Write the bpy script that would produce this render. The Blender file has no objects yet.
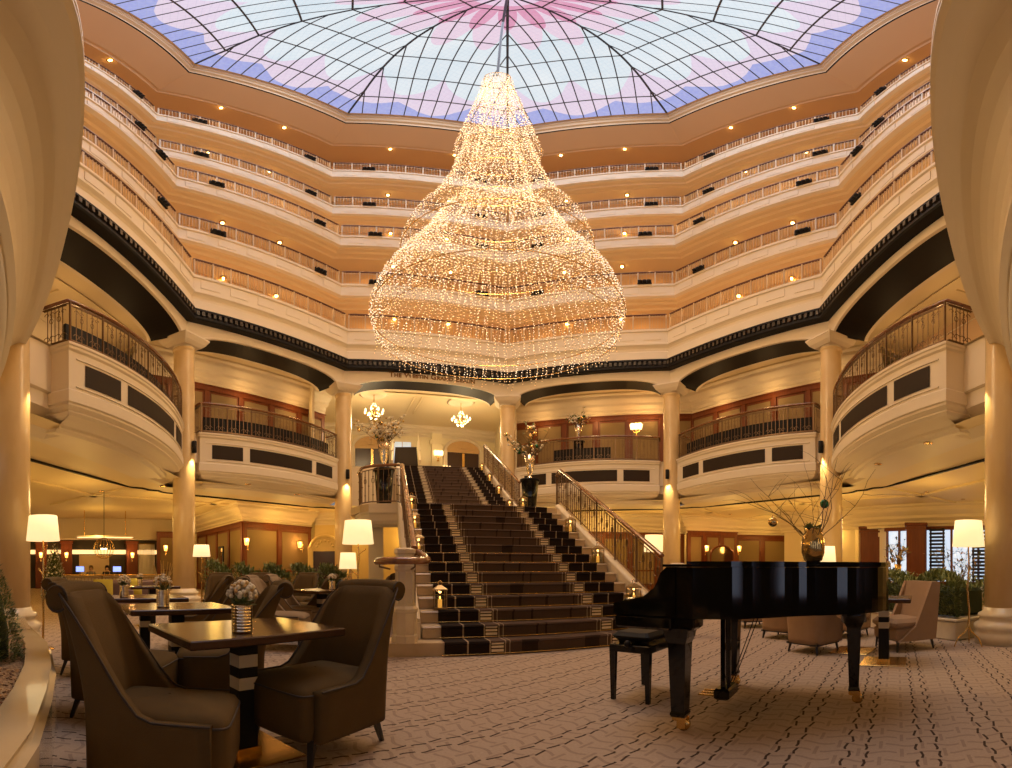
import bpy, math, random
from math import sin, cos, tan, atan, atan2, pi, hypot, sqrt, radians
from mathutils import Vector, Matrix
random.seed(7)
SC = bpy.context.scene
COL = SC.collection
F, Y0, CX, HC = 446.4, 568.0, 507.5, 1.08
CYC = 9.26                                     # distance from the camera to the centre of the octagonal hall

# ---------------------------------------------------------------- measuring aids
def polar(px, r):
    t = (px - CX) / F
    return Vector((r * sin(t), r * cos(t)))
def ground(px, py, z=0.0):
    return polar(px, (HC - z) / tan((py - Y0) / F))
def zat(py, r):
    return HC + r * tan((Y0 - py) / F)

# ---------------------------------------------------------------- objects
def tag(o, label=None, cat=None, group=None, kind=None):
    if label: o['label'] = label
    if cat: o['category'] = cat
    if group: o['group'] = group
    if kind: o['kind'] = kind
    return o
def thing(name, label, cat, loc=(0, 0, 0), rz=0.0, group=None, kind=None):
    o = bpy.data.objects.new(name, None)
    COL.objects.link(o)
    o.empty_display_size = 0.1
    o.location = loc
    o.rotation_euler = (0, 0, rz)
    return tag(o, label, cat, group, kind)
def kids(o):
    return [c for c in bpy.data.objects if c.parent == o]
KID = {}
def copy_tree(o, loc=None, rz=None, label=None, group=None, parent=None, scale=None):
    c = o.copy()
    COL.objects.link(c)
    if parent is not None:
        c.parent = parent
    for ch in KID.get(o.name, []):
        copy_tree(ch, parent=c)
    if parent is not None:
        KID.setdefault(parent.name, []).append(c)
    if loc is not None: c.location = loc
    if rz is not None: c.rotation_euler = (0, 0, rz)
    if scale is not None: c.scale = scale
    if label: c['label'] = label
    if group: c['group'] = group
    return c

class MB:
    """collects faces, builds ONE mesh object"""
    def __init__(s):
        s.v = []; s.f = []; s.m = []; s.sm = []
    def add(s, vs, fs, mat=0, smooth=False):
        n = len(s.v)
        s.v += [tuple(v) for v in vs]
        for f in fs:
            s.f.append([i + n for i in f]); s.m.append(mat); s.sm.append(smooth)
        return s
    def quad(s, a, b, c, d, mat=0):
        return s.add([a, b, c, d], [(0, 1, 2, 3)], mat)
    def box(s, c, size, rz=0.0, mat=0, bev=0.0, M=None):
        x, y, z = size[0] / 2, size[1] / 2, size[2] / 2
        if bev <= 0:
            vs = [(-x, -y, -z), (x, -y, -z), (x, y, -z), (-x, y, -z), (-x, -y, z), (x, -y, z), (x, y, z), (-x, y, z)]
            fs = [(3, 2, 1, 0), (4, 5, 6, 7), (0, 1, 5, 4), (1, 2, 6, 5), (2, 3, 7, 6), (3, 0, 4, 7)]
        else:
            b = min(bev, x * .99, y * .99, z * .99)
            vs = []; fs = []
            rings = [(-z, b), (-z + b, 0), (z - b, 0), (z, b)]
            for zz, i in rings:
                X, Y = x - i, y - i
                c2 = b * 0.6
                vs += [(-X + c2, -Y, zz), (X - c2, -Y, zz), (X, -Y + c2, zz), (X, Y - c2, zz), (X - c2, Y, zz), (-X + c2, Y, zz), (-X, Y - c2, zz), (-X, -Y + c2, zz)]
            for k in range(3):
                for i in range(8):
                    j = (i + 1) % 8
                    fs.append((k * 8 + i, k * 8 + j, k * 8 + 8 + j, k * 8 + 8 + i))
            fs.append(tuple(range(7, -1, -1))); fs.append(tuple(range(24, 32)))
        R = Matrix.Rotation(rz, 3, 'Z') if M is None else M
        c = Vector(c)
        return s.add([R @ Vector(v) + c for v in vs], fs, mat)
    def lathe(s, prof, n=16, c=(0, 0, 0), mat=0, smooth=True, a0=0.0, a1=2 * pi, sy=1.0, rz=0.0):
        full = abs(a1 - a0 - 2 * pi) < 1e-6
        k = n if full else n + 1
        vs = []
        for r, z in prof:
            for i in range(k):
                a = a0 + (a1 - a0) * i / n
                X, Y = r * cos(a), r * sin(a) * sy
                vs.append((c[0] + X * cos(rz) - Y * sin(rz), c[1] + X * sin(rz) + Y * cos(rz), c[2] + z))
        fs = []
        for j in range(len(prof) - 1):
            for i in range(n):
                i2 = (i + 1) % k
                fs.append((j * k + i, j * k + i2, (j + 1) * k + i2, (j + 1) * k + i))
        if full and prof[0][0] > 1e-4: fs.append(tuple(range(k - 1, -1, -1)))
        if full and prof[-1][0] > 1e-4: fs.append(tuple(range((len(prof) - 1) * k, len(prof) * k)))
        return s.add(vs, fs, mat, smooth)
    def tube(s, pts, r, n=6, mat=0, smooth=True, cap=True, closed=False, sx=1.0):
        pts = [Vector(p) for p in pts]
        N = len(pts)
        rr = r if isinstance(r, (list, tuple)) else [r] * N
        up = Vector((0, 0, 1)); vs = []; prev = None
        for i, p in enumerate(pts):
            if closed: d = pts[(i + 1) % N] - pts[i - 1]
            else: d = pts[min(i + 1, N - 1)] - pts[max(i - 1, 0)]
            if d.length < 1e-9: d = Vector((0, 0, 1))
            d.normalize()
            if prev is None:
                a = d.cross(up)
                if a.length < 1e-3: a = d.cross(Vector((0, 1, 0)))
            else:
                a = prev - d * prev.dot(d)
                if a.length < 1e-6: a = d.cross(up)
            a.normalize(); prev = a
            b = d.cross(a)
            for k in range(n):
                t = 2 * pi * (k + .5) / n
                vs.append(p + a * (cos(t) * rr[i] * sx) + b * (sin(t) * rr[i]))
        fs = []
        for i in range(N if closed else N - 1):
            j = (i + 1) % N
            for k in range(n):
                k2 = (k + 1) % n
                fs.append((i * n + k, i * n + k2, j * n + k2, j * n + k))
        s.add(vs, fs, mat, smooth)
        if cap and not closed:
            s.add(vs[:n], [tuple(range(n - 1, -1, -1))], mat); s.add(vs[-n:], [tuple(range(n))], mat)
        return s
    def prism(s, poly, z0, z1, mat=0, smooth=False):
        n = len(poly)
        vs = [(p[0], p[1], z0) for p in poly] + [(p[0], p[1], z1) for p in poly]
        fs = [(i, (i + 1) % n, n + (i + 1) % n, n + i) for i in range(n)]
        s.add(vs, fs, mat, smooth)
        return s.add(vs, [tuple(range(n - 1, -1, -1)), tuple(range(n, 2 * n))], mat)
    def sphere(s, c, r, n=8, m=6, mat=0, sz=1.0):
        prof = [(r * sin(pi * j / m) if 0 < j < m else 1e-5, -r * sz * cos(pi * j / m)) for j in range(m + 1)]
        return s.lathe(prof, n, c, mat)
    def octa(s, c, r, mat=0):
        x, y, z = c
        return s.add([(x - r, y, z), (x + r, y, z), (x, y - r, z), (x, y + r, z), (x, y, z - r), (x, y, z + r)],
                     [(0, 2, 5), (2, 1, 5), (1, 3, 5), (3, 0, 5), (2, 0, 4), (1, 2, 4), (3, 1, 4), (0, 3, 4)], mat)
    def sweep(s, path, prof, mat=0, smooth=False, closed=False, cap=False):
        """profile (offset to the left of travel, z) along a plan path with mitred corners"""
        P = [Vector(p[:2]) for p in path]; N = len(P); nr = []
        for i in range(N):
            if closed: a, b = P[i] - P[i - 1], P[(i + 1) % N] - P[i]
            else:
                a = P[i] - P[i - 1] if i else P[1] - P[0]
                b = P[i + 1] - P[i] if i < N - 1 else a
            a = a.normalized(); b = b.normalized()
            na, nb = Vector((-a.y, a.x)), Vector((-b.y, b.x))
            m = na + nb
            m = m / max(m.dot(na), .25) if m.length > 1e-6 else na
            nr.append(m)
        k = len(prof); vs = []
        for i in range(N):
            for o, z in prof:
                q = P[i] + nr[i] * o
                vs.append((q.x, q.y, z))
        fs = []
        for i in range(N if closed else N - 1):
            j = (i + 1) % N
            for t in range(k - 1):
                fs.append((i * k + t, j * k + t, j * k + t + 1, i * k + t + 1))
        if cap and not closed:
            fs.append(tuple(range(k))); fs.append(tuple(range((N - 1) * k + k - 1, (N - 1) * k - 1, -1)))
        return s.add(vs, fs, mat, smooth)
    def build(s, name, mats, parent=None, loc=(0, 0, 0), rz=0.0, label=None, cat=None, group=None, kind=None, autosmooth=None):
        me = bpy.data.meshes.new(name)
        me.from_pydata(s.v, [], s.f)
        if not isinstance(mats, (list, tuple)): mats = [mats]
        for m in mats: me.materials.append(m)
        me.polygons.foreach_set('material_index', s.m)
        me.polygons.foreach_set('use_smooth', s.sm)
        me.update()
        o = bpy.data.objects.new(name, me)
        COL.objects.link(o)
        o.location = loc; o.rotation_euler = (0, 0, rz)
        if parent is not None:
            o.parent = parent
            KID.setdefault(parent.name, []).append(o)
        return tag(o, label, cat, group, kind)
def link_mesh(name, mesh, parent, loc=(0, 0, 0), rz=0.0, scale=None):
    o = bpy.data.objects.new(name, mesh)
    COL.objects.link(o); o.location = loc; o.rotation_euler = (0, 0, rz)
    if scale: o.scale = scale
    if parent is not None:
        o.parent = parent; KID.setdefault(parent.name, []).append(o)
    return o
def struct(name, mb, mats, parent=None):
    return mb.build(name, mats, parent, kind=None if parent else 'structure')

# ---------------------------------------------------------------- materials
MATS = {}
def mat(name, col=(.8, .8, .8), rough=.5, metal=0.0, emit=None, estr=0.0, noise=None, bump=None, spec=None, coat=None, alpha=None, trans=None):
    """noise=(scale, second colour, contrast, stretch)  bump=(scale, strength)"""
    m = bpy.data.materials.new(name); m.use_nodes = True
    nt = m.node_tree; b = nt.nodes['Principled BSDF']
    b.inputs['Base Color'].default_value = (*col, 1)
    b.inputs['Roughness'].default_value = rough
    b.inputs['Metallic'].default_value = metal
    if spec is not None: b.inputs['Specular IOR Level'].default_value = spec
    if coat is not None:
        b.inputs['Coat Weight'].default_value = coat; b.inputs['Coat Roughness'].default_value = .04
    if trans is not None: b.inputs['Transmission Weight'].default_value = trans
    if alpha is not None: b.inputs['Alpha'].default_value = alpha
    if emit is not None:
        b.inputs['Emission Color'].default_value = (*emit, 1); b.inputs['Emission Strength'].default_value = estr
    tc = nt.nodes.new('ShaderNodeTexCoord')
    if noise:
        sc, c2, con, st = noise
        mp = nt.nodes.new('ShaderNodeMapping'); mp.inputs['Scale'].default_value = st
        nt.links.new(tc.outputs['Object'], mp.inputs[0])
        n = nt.nodes.new('ShaderNodeTexNoise'); n.inputs['Scale'].default_value = sc; n.inputs['Detail'].default_value = 5
        nt.links.new(mp.outputs[0], n.inputs['Vector'])
        r = nt.nodes.new('ShaderNodeValToRGB')
        r.color_ramp.elements[0].position = .5 - con; r.color_ramp.elements[0].color = (*col, 1)
        r.color_ramp.elements[1].position = .5 + con; r.color_ramp.elements[1].color = (*c2, 1)
        nt.links.new(n.outputs['Fac'], r.inputs[0]); nt.links.new(r.outputs[0], b.inputs['Base Color'])
    if bump:
        n = nt.nodes.new('ShaderNodeTexNoise'); n.inputs['Scale'].default_value = bump[0]; n.inputs['Detail'].default_value = 3
        nt.links.new(tc.outputs['Object'], n.inputs['Vector'])
        bp = nt.nodes.new('ShaderNodeBump'); bp.inputs['Strength'].default_value = bump[1]; bp.inputs['Distance'].default_value = .02
        nt.links.new(n.outputs['Fac'], bp.inputs['Height']); nt.links.new(bp.outputs[0], b.inputs['Normal'])
    MATS[name] = m
    return m
class NT:
    """tiny math-node helper"""
    def __init__(s, m): s.nt = m.node_tree; s.b = s.nt.nodes['Principled BSDF']
    def n(s, t): return s.nt.nodes.new(t)
    def put(s, sock, v):
        if isinstance(v, (int, float)): sock.default_value = v
        elif isinstance(v, tuple): sock.default_value = v if len(v) != 3 or sock.type != 'RGBA' else (*v, 1)
        else: s.nt.links.new(v, sock)
    def op(s, o, a, b=0.0, c=None):
        x = s.n('ShaderNodeMath'); x.operation = o
        s.put(x.inputs[0], a); s.put(x.inputs[1], b)
        if c is not None: s.put(x.inputs[2], c)
        return x.outputs[0]
    def mix(s, fac, a, b):
        x = s.n('ShaderNodeMix'); x.data_type = 'RGBA'
        s.put(x.inputs[0], fac); s.put(x.inputs[6], a); s.put(x.inputs[7], b)
        return x.outputs[2]
    def xyz(s, src='Object'):
        t = s.n('ShaderNodeTexCoord'); x = s.n('ShaderNodeSeparateXYZ'); s.nt.links.new(t.outputs[src], x.inputs[0])
        return x.outputs[0], x.outputs[1], x.outputs[2]
    def noise(s, scale, detail=3, vec=None):
        x = s.n('ShaderNodeTexNoise'); x.inputs['Scale'].default_value = scale; x.inputs['Detail'].default_value = detail
        if vec is None:
            t = s.n('ShaderNodeTexCoord'); vec = t.outputs['Object']
        s.nt.links.new(vec, x.inputs['Vector'])
        return x.outputs['Fac']
    def out(s, c, inp='Base Color'): s.put(s.b.inputs[inp], c)

M_CREAM = mat('cream_plaster', (.74, .63, .465), .55, noise=(.8, (.70, .585, .42), .3, (1, 1, 1)))
M_GOLD = mat('golden_plaster', (.60, .38, .16), .6, noise=(.6, (.56, .34, .14), .3, (1, 1, 1)))
M_CEIL = mat('ceiling_plaster', (.74, .60, .37), .6)
M_CEILUP = mat('upper_ceiling_paint', (.48, .29, .14), .6)
M_DARK = mat('dark_bronze_paint', (.022, .015, .011), .35)
M_BLACK = mat('black_paint', (.008, .007, .007), .55, spec=.2)
M_MARBLE = mat('golden_marble', (.78, .58, .31), .25, noise=(3.0, (.64, .43, .19), .25, (1, 1, .35)))
M_STONE = mat('cream_stone', (.70, .60, .44), .25, noise=(5.0, (.58, .46, .31), .3, (1, 1, 1)))
M_WOOD = mat('red_cherry_wood', (.19, .048, .013), .4, spec=.3, noise=(3.0, (.115, .028, .008), .3, (6, 6, .5)))
M_HANDRAIL = mat('polished_handrail_wood', (.32, .13, .045), .2, noise=(4.0, (.12, .04, .015), .3, (3, 3, 1)), coat=.5)
M_IRON = mat('bronze_iron', (.17, .10, .05), .4, .6)
M_IRONL = mat('cream_iron', (.52, .39, .24), .45, .1)
M_FABRICP = mat('beige_wall_panel', (.24, .16, .07), .8, bump=(120, .2))
# ================================================================ octagon hall
RV = {3: (5.84 / 8.2, -6.41 / 8.2), -3: (-5.84 / 8.2, -6.41 / 8.2), 4: (0, -13.2 / 8.2), -4: (0, -13.2 / 8.2)}
def V(k, rho):
    k = ((k + 4) % 8) - 4 if k != 4 else 4
    if k in RV: return Vector((RV[k][0] * rho, RV[k][1] * rho + CYC))
    a = radians(45 * k)
    return Vector((rho * sin(a), rho * cos(a) + CYC))
def Vreg(k, rho):
    a = radians(45 * k)
    return Vector((rho * sin(a), rho * cos(a) + CYC))
BAYS = [(-4, -3), (-3, -2), (-2, -1), (-1, 0), (0, 1), (1, 2), (2, 3), (3, 4)]
RC = 8.2
def ring(mb, prof, mat=0, bays=BAYS):
    for a, b in bays:
        for (r0, z0), (r1, z1) in zip(prof[:-1], prof[1:]):
            A, B, C, D = V(a, r0), V(b, r0), V(b, r1), V(a, r1)
            mb.quad((A.x, A.y, z0), (B.x, B.y, z0), (C.x, C.y, z1), (D.x, D.y, z1), mat)
    return mb
def bay_frame(a, b, reg=False, rho=RC):
    """mid, along (left to right seen from inside), inward normal, half length"""
    f = Vreg if reg else V
    A, B = f(a, rho), f(b, rho)
    t = (B - A); L = t.length; t = t / L
    n = Vector((t.y, -t.x))
    if n.dot(Vector((0, CYC)) - (A + B) / 2) < 0: n = -n
    return (A + B) / 2, t, n, L / 2

M_GOLDC = mat('gold_cream_soffit', (.68, .50, .28), .6)
# --- the five gallery storeys
TIERS = [(7.83, 10.47), (8.39, 13.16), (8.45, 16.2), (9.17, 19.08), (9.24, 22.3)]
for i, (rho, z) in enumerate(TIERS):
    znext = TIERS[i + 1][1] if i < 4 else 25.6
    rn = TIERS[i + 1][0] if i < 4 else 9.28
    mb = MB()
    depth = 1.9
    if i == 0:
        low = [(rho + .05, z - .12), (rho + .05, z - .62), (rho - .02, z - .66), (rho - .02, z - .74), (rho + .06, z - .8), (rho + .10, z - .86), (rho + .10, z - 1.0), (rho + .02, z - 1.06), (rho + .02, z - 1.42)]
    else:
        low = [(rho + .05, z - .12), (rho + .05, z - .54), (rho + .02, z - .57), (rho + .02, z - .65), (rho + .16, z - .70), (rho + .22, z - .76), (rho + .34, z - .80), (rho + .40, z - .9), (rho + .62, z - .94), (rho + .68, z - 1.02), (rho + depth + .2, z - 1.04)]
    ring(mb, [(rho + depth, z), (rho + .1, z), (rho, z), (rho, z - .1)] + (low if i == 0 else low[:5]))
    if i: ring(mb, low[4:], 1)
    # shallow raised blocks on the fascia
    for a, b in BAYS:
        mid, t, n, h = bay_frame(a, b, rho=rho)
        for u in (-.82, -.5, -.18, .18, .5, .82):
            p = mid + t * (u * h)
            mb.box((p.x - n.x * .05 * .92, p.y - n.y * .05 * .92, z - .33), (.62, .03, .34), atan2(t.y, t.x))
    struct('trim_%d' % (i + 1), mb, [M_CREAM, M_GOLDC])
    mb = MB()
    ring(mb, [(rho + depth, z), (rho + depth, znext - 1.0 if i < 4 else 25.0)])
    struct('wall_gallery_%d' % (i + 1) if False else 'wall_gallery', mb, M_GOLD)
# cove and ceiling around the skylight
mb = MB()
ring(mb, [(11.14, 24.9), (9.28, 24.83), (9.22, 24.9), (9.14, 24.93), (8.04, 25.75)])
struct('ceiling', mb, M_CEILUP)
mb = MB()
ring(mb, [(8.06, 25.74), (8.06, 25.80), (8.0, 25.82)], 1)
ring(mb, [(8.0, 25.82), (8.0, 26.02), (7.9, 26.1), (7.92, 26.35), (7.85, 26.42), (7.85, 26.62), (7.79, 26.66), (7.79, 26.8)], 0)
struct('trim_6', mb, [mat('skylight_cornice', (.52, .36, .20), .45), M_BLACK])

# dark dentil cornice
mb = MB()
ring(mb, [(7.86, 9.06), (7.78, 9.06), (7.78, 8.99), (7.84, 8.97), (7.84, 8.80), (7.80, 8.78), (7.80, 8.70), (7.84, 8.66), (8.3, 8.67)])
for a, b in BAYS[1:-1]:
    mid, t, n, h = bay_frame(a, b, rho=7.83)
    k = 34
    for j in range(k):
        p = mid + t * (h * (2 * (j + .5) / k - 1)) + n * .03
        mb.box((p.x, p.y, 8.885), (.09, .07, .15), atan2(t.y, t.x), 1)
struct('trim_7', mb, [M_BLACK, mat('dentil_bronze', (.035, .026, .018), .35)])

# --- arches over the columns
M_ARCHDARK = mat('black_lacquer_soffit', (.010, .007, .006), .55, spec=.2)
SPR, CRN = 7.93, 8.33
def arch_z(t):
    t = min(1, abs(t))
    return SPR + (CRN - SPR) * (1 - t ** 3.2) ** .5
NA = 36
for (a, b) in BAYS:
    mid, t, n, h = bay_frame(a, b, rho=RC)
    half = h - .42
    face = .1                                        # spandrel face stands in front of the column line
    us = [half * sin(pi / 2 * (2 * i / NA - 1)) for i in range(NA + 1)]
    mb = MB()
    def pt(u, o, z): 
        q = mid + t * u + n * o
        return (q.x, q.y, z)
    hf = h + .0
    # spandrel
    prevu = None
    for i in range(NA):
        u0, u1 = us[i], us[i + 1]
        z0, z1 = arch_z(u0 / half), arch_z(u1 / half)
        mb.quad(pt(u0, face, z0), pt(u1, face, z1), pt(u1, face, 8.68), pt(u0, face, 8.68))
        # archivolt fillet
        mb.quad(pt(u0, face + .03, z0 + .012), pt(u1, face + .03, z1 + .012), pt(u1, face + .03, z1 + .07), pt(u0, face + .03, z0 + .07))
        mb.quad(pt(u0, face, z0), pt(u1, face, z1), pt(u1, face + .03, z1 + .012), pt(u0, face + .03, z0 + .012))
        mb.quad(pt(u0, face + .03, z0 + .07), pt(u1, face + .03, z1 + .07), pt(u1, face, z1 + .09), pt(u0, face, z0 + .09))
        # soffit: cream lip, black lacquer band, cream lip
        for o0, o1, mi in ((face, face - .04, 0), (face - .04, face - .92, 1), (face - .92, face - 1.02, 0)):
            mb.quad(pt(u0, o0, z0), pt(u1, o0, z1), pt(u1, o1, z1), pt(u0, o1, z0), mi)
        mb.quad(pt(u0, face - 1.02, z0), pt(u1, face - 1.02, z1), pt(u1, face - 1.02, 8.6), pt(u0, face - 1.02, 8.6))
    for sg in (-1, 1):
        u0, u1 = sg * half, sg * (h + .03)
        mb.quad(pt(u0, face, SPR - .02), pt(u1, face, SPR - .02), pt(u1, face, 8.68), pt(u0, face, 8.68))
        mb.quad(pt(u0, face, SPR), pt(u0, face, 8.0), pt(u0, face - .9, 8.0), pt(u0, face - .9, SPR))
    # a band with panel moulding above the soffit ends
    struct('trim_arch', mb, [M_CREAM, M_ARCHDARK])

# --- columns
def make_column(base_z=0):
    mb = MB()
    mb.lathe([(.46, 0), (.46, .16), (.44, .18), (.47, .22), (.47, .28), (.40, .32), (.38, .36), (.41, .39), (.41, .43), (.345, .46), (.325, .52)], 28, mat=0)
    sh = MB()
    sh.lathe([(.315, .5), (.31, 3.2), (.29, 7.5), (.29, 7.55), (.315, 7.57), (.315, 7.63), (.29, 7.66)], 28)
    cp = MB()
    cp.lathe([(.29, 7.62), (.30, 7.70), (.36, 7.78), (.43, 7.82)], 24)
    for z0, z1, w0, w1 in ((7.70, 7.80, .33, .43), (7.80, 7.84, .43, .45), (7.84, 7.94, .45, .50), (7.94, 7.99, .51, .51)):
        q = [(-1, -1), (1, -1), (1, 1), (-1, 1)]
        vs = [(x * w0, y * w0, z0) for x, y in q] + [(x * w1, y * w1, z1) for x, y in q]
        cp.add(vs, [(0, 1, 5, 4), (1, 2, 6, 5), (2, 3, 7, 6), (3, 0, 4, 7), (4, 5, 6, 7), (3, 2, 1, 0)])
    return mb, sh, cp
COLW = {0: 'behind the staircase, in the middle of the far side', -1: 'left of the top of the staircase', 1: 'right of the staircase, beyond the piano',
        -2: 'between the two left balconies', 2: 'behind the vase on the piano', -3: 'nearest on the left beside the floor lamp', 3: 'nearest on the right beside the tripod lamp'}
mbs = make_column()
first = None
for k in (0, -1, 1, -2, 2, -3, 3):
    p = V(k, RC)
    lab = 'tall round golden marble column ' + COLW[k]
    rz = -radians(45 * k)
    if first is None:
        first = thing('column', lab, 'column', (p.x, p.y, 0), rz, 'marble columns of the hall')
        mbs[1].build('shaft', M_MARBLE, first); mbs[0].build('base', M_STONE, first); mbs[2].build('capital', M_CREAM, first)
    else:
        copy_tree(first, (p.x, p.y, 0), rz, lab)

# --- balconies of the first floor
ZB = 4.99
DA, DB, DS = 2.746, .146, .392
def dplan(a, b, s, n=28, depth=.35):
    Rr = (a * a + s * s) / (2 * s); hh = math.asin(a / Rr)
    pts = [(-a, -depth)]
    for i in range(n + 1):
        th = -hh + 2 * hh * i / n
        pts.append((Rr * sin(th), b + s - Rr + Rr * cos(th)))
    pts.append((a, -depth))
    return pts
def to_world(fr, pts):
    mid, t, n, h = fr
    return [mid + t * u + n * v for u, v in pts]
FASCIA = [(.5, ZB + .02), (.06, ZB + .02), (0, ZB), (0, ZB - .05), (.02, ZB - .07), (.02, ZB - .12), (.05, ZB - .16), (.05, ZB - .90), (.02, ZB - .93), (.02, ZB - 1.14), (.05, ZB - 1.16), (.05, ZB - 1.2), (.12, ZB - 1.26), (.12, ZB - 1.29), (.18, ZB - 1.33), (.34, ZB - 1.37), (.46, ZB - 1.42), (.48, ZB - 1.47), (.56, ZB - 1.48), (.60, ZB - 1.53), (.70, ZB - 1.535)]
FNEAR = [(.5, ZB + .02), (.06, ZB + .02), (0, ZB), (0, ZB - .08), (.06, ZB - .12), (.06, ZB - .20), (.0, ZB - .24), (.0, ZB - .30), (.08, ZB - .34), (.08, ZB - .42), (.02, ZB - .45)]
FNEAR += [(.02 + .46 * sin(t * pi / 20), ZB - .45 - .72 * (1 - cos(t * pi / 20))) for t in range(1, 10)] + [(.44, ZB - 1.17), (.44, ZB - 1.23), (.52, ZB - 1.25), (.52, ZB - 1.29), (.58, ZB - 1.26), (.60, ZB - 1.30), (.66, ZB - 1.305)]
M_PANEL = mat('dark_brown_panel', (.030, .018, .010), .6, spec=.15)
BAYN = {(-3, -2): 'nearest left', (-2, -1): 'far left', (-1, 0): 'stair', (0, 1): 'behind the stair', (1, 2): 'far right', (2, 3): 'nearest right'}
def near_frame(sg):
    A, B = Vector((0, CYC - 9.8)), Vector((sg * 5.84, CYC - 6.41))
    if sg > 0: A, B = B, A
    t = B - A; L = t.length; t = t / L; n = Vector((t.y, -t.x))
    if n.dot(Vector((0, CYC)) - (A + B) / 2) < 0: n = -n
    return (A + B) / 2, t, n, L / 2
def bframe(ab):
    if ab == (-4, -3): return near_frame(-1)
    if ab == (3, 4): return near_frame(1)
    return bay_frame(*ab, reg=True)
BAL = [b for b in BAYS if b != (-1, 0)]
for ab in BAL:
    fr = bframe(ab)
    a = DA if ab not in ((-4, -3), (3, 4)) else fr[3] + .25
    sag = DS if ab not in ((-4, -3), (3, 4)) else .57
    pl = to_world(fr, dplan(a, DB, sag, depth=.9 if ab not in ((-4, -3), (3, 4)) else 3.0))[::-1]
    # travelling right to left keeps 'left' pointing outwards into the wall side
    mb = MB()
    P = pl
    # decide sign so that positive offsets go away from the hall
    q0, q1 = P[1], P[2]
    d = (q1 - q0).normalized(); nl = Vector((-d.y, d.x))
    sgn = -1 if nl.dot(fr[2]) > 0 else 1
    FS = FASCIA if ab not in ((-4, -3), (3, 4)) else FNEAR
    mb.sweep(P, [(sgn * o, z) for o, z in FS])
    if FS is FNEAR:
        for o_ in (.98, 1.06):
            mb.sweep(P, [(sgn * (o_ - .025), ZB - 1.30), (sgn * (o_ - .018), ZB - 1.325), (sgn * (o_ + .018), ZB - 1.325), (sgn * (o_ + .025), ZB - 1.30)])
    # soffit cap
    k = len(FS)
    Rq = (a * a + sag * sag) / (2 * sag); hq = math.asin(a / Rq); back = -.95 if FS is FASCIA else -3.0
    zq = FS[-1][1] - .0005; ins = FS[-1][0] - .015; strip_ = []
    for i in range(33):
        th = hq * (2 * i / 32 - 1); rr = Rq - ins; u = max(-(a - ins), min(a - ins, rr * sin(th))); v = DB + sag - Rq + rr * cos(th)
        for vv in (v, back):
            q = fr[0] + fr[1] * u + fr[2] * vv; strip_.append((q.x, q.y, zq))
    mb.add(strip_, [(2 * i, 2 * i + 1, 2 * i + 3, 2 * i + 2) for i in range(32)])
    top = [mb.v[i * k] for i in range(len(P))]
    mb.add(top, [tuple(range(len(top)))])
    o = struct('trim_balcony', mb, M_CREAM)
    # dark inlaid panels: short, long, short
    Rr = (a * a + sag * sag) / (2 * sag); hh = math.asin(a / Rr)
    for s0, s1 in ((-.86, -.52), (-.44, .44), (.52, .86)):
        if ab in ((-4, -3), (3, 4)): continue
        pm = MB(); seg = []
        for i in range(13):
            th = hh * (s0 + (s1 - s0) * i / 12)
            rr = Rr - .04
            u, v = rr * sin(th), DB + sag - Rr + rr * cos(th)
            seg.append(fr[0] + fr[1] * u + fr[2] * v)
        pm.sweep(seg, [(0, ZB - .78), (0, ZB - .36)])
        pm.build('inlaid_panel', M_PANEL, o)
    # raised moulding around the panel field
    if ab in ((-4, -3), (3, 4)): continue
    rm = MB()
    for zz in (ZB - .30, ZB - .84):
        seg = []
        for i in range(25):
            th = hh * (-.93 + 1.86 * i / 24)
            rr = Rr - .045
            seg.append(fr[0] + fr[1] * (rr * sin(th)) + fr[2] * (DB + sag - Rr + rr * cos(th)))
        rm.tube([(p.x, p.y, zz) for p in seg], .016, 6)
    rm.build('panel_moulding', M_CREAM, o)
# fascia strip closing the hall between the balconies and along the stair bay
mb = MB()
for ab in BAYS:
    if ab == (-1, 0): continue
    A, B = V(ab[0], RC), V(ab[1], RC)
    mb.sweep([A, B], [(0, ZB), (0, ZB - .9), (.05, ZB - .93), (.05, ZB - 1.2), (.3, ZB - 1.35), (.48, ZB - 1.47), (.60, ZB - 1.53), (.80, ZB - 1.534)])
struct('trim_landing', mb, M_CREAM)
# ================================================================ skylight
def Hl(l):
    tab = [(0, 32.3), (.14, 32.0), (.28, 31.5), (.43, 30.8), (.59, 29.8), (.74, 28.6), (.87, 27.4), (1, 26.72)]
    for (a, za), (b, zb) in zip(tab[:-1], tab[1:]):
        if l <= b: return za + (zb - za) * (l - a) / (b - a)
    return tab[-1][1]
M_GLASS = mat('stained_glass', (.8, .85, .95), .3, emit=(1, 1, 1), estr=1.0)
N = NT(M_GLASS)
x, y, z = N.xyz('Object')
r = N.op('DIVIDE', N.op('SQRT', N.op('ADD', N.op('MULTIPLY', x, x), N.op('MULTIPLY', y, y))), 7.6)
th = N.op('ARCTAN2', x, y)
sc = N.op('ABSOLUTE', N.op('SINE', N.op('MULTIPLY', th, 8.0)))
wob = N.op('MULTIPLY', N.op('SUBTRACT', N.noise(.7, 2), .5), .05)
white_edge = N.op('ADD', N.op('MULTIPLY', sc, .13), N.op('ADD', .69, wob))
blue_edge = N.op('ADD', N.op('MULTIPLY', N.op('ABSOLUTE', N.op('SINE', N.op('MULTIPLY', N.op('ADD', th, .2), 8.0))), .06), N.op('ADD', .865, wob))
pet = N.op('ADD', N.op('MULTIPLY', sc, .17), .30)
pet2 = N.op('ADD', N.op('MULTIPLY', N.op('ABSOLUTE', N.op('COSINE', N.op('MULTIPLY', th, 8.0))), .17), .14)
cl = N.noise(.55, 4)
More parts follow.
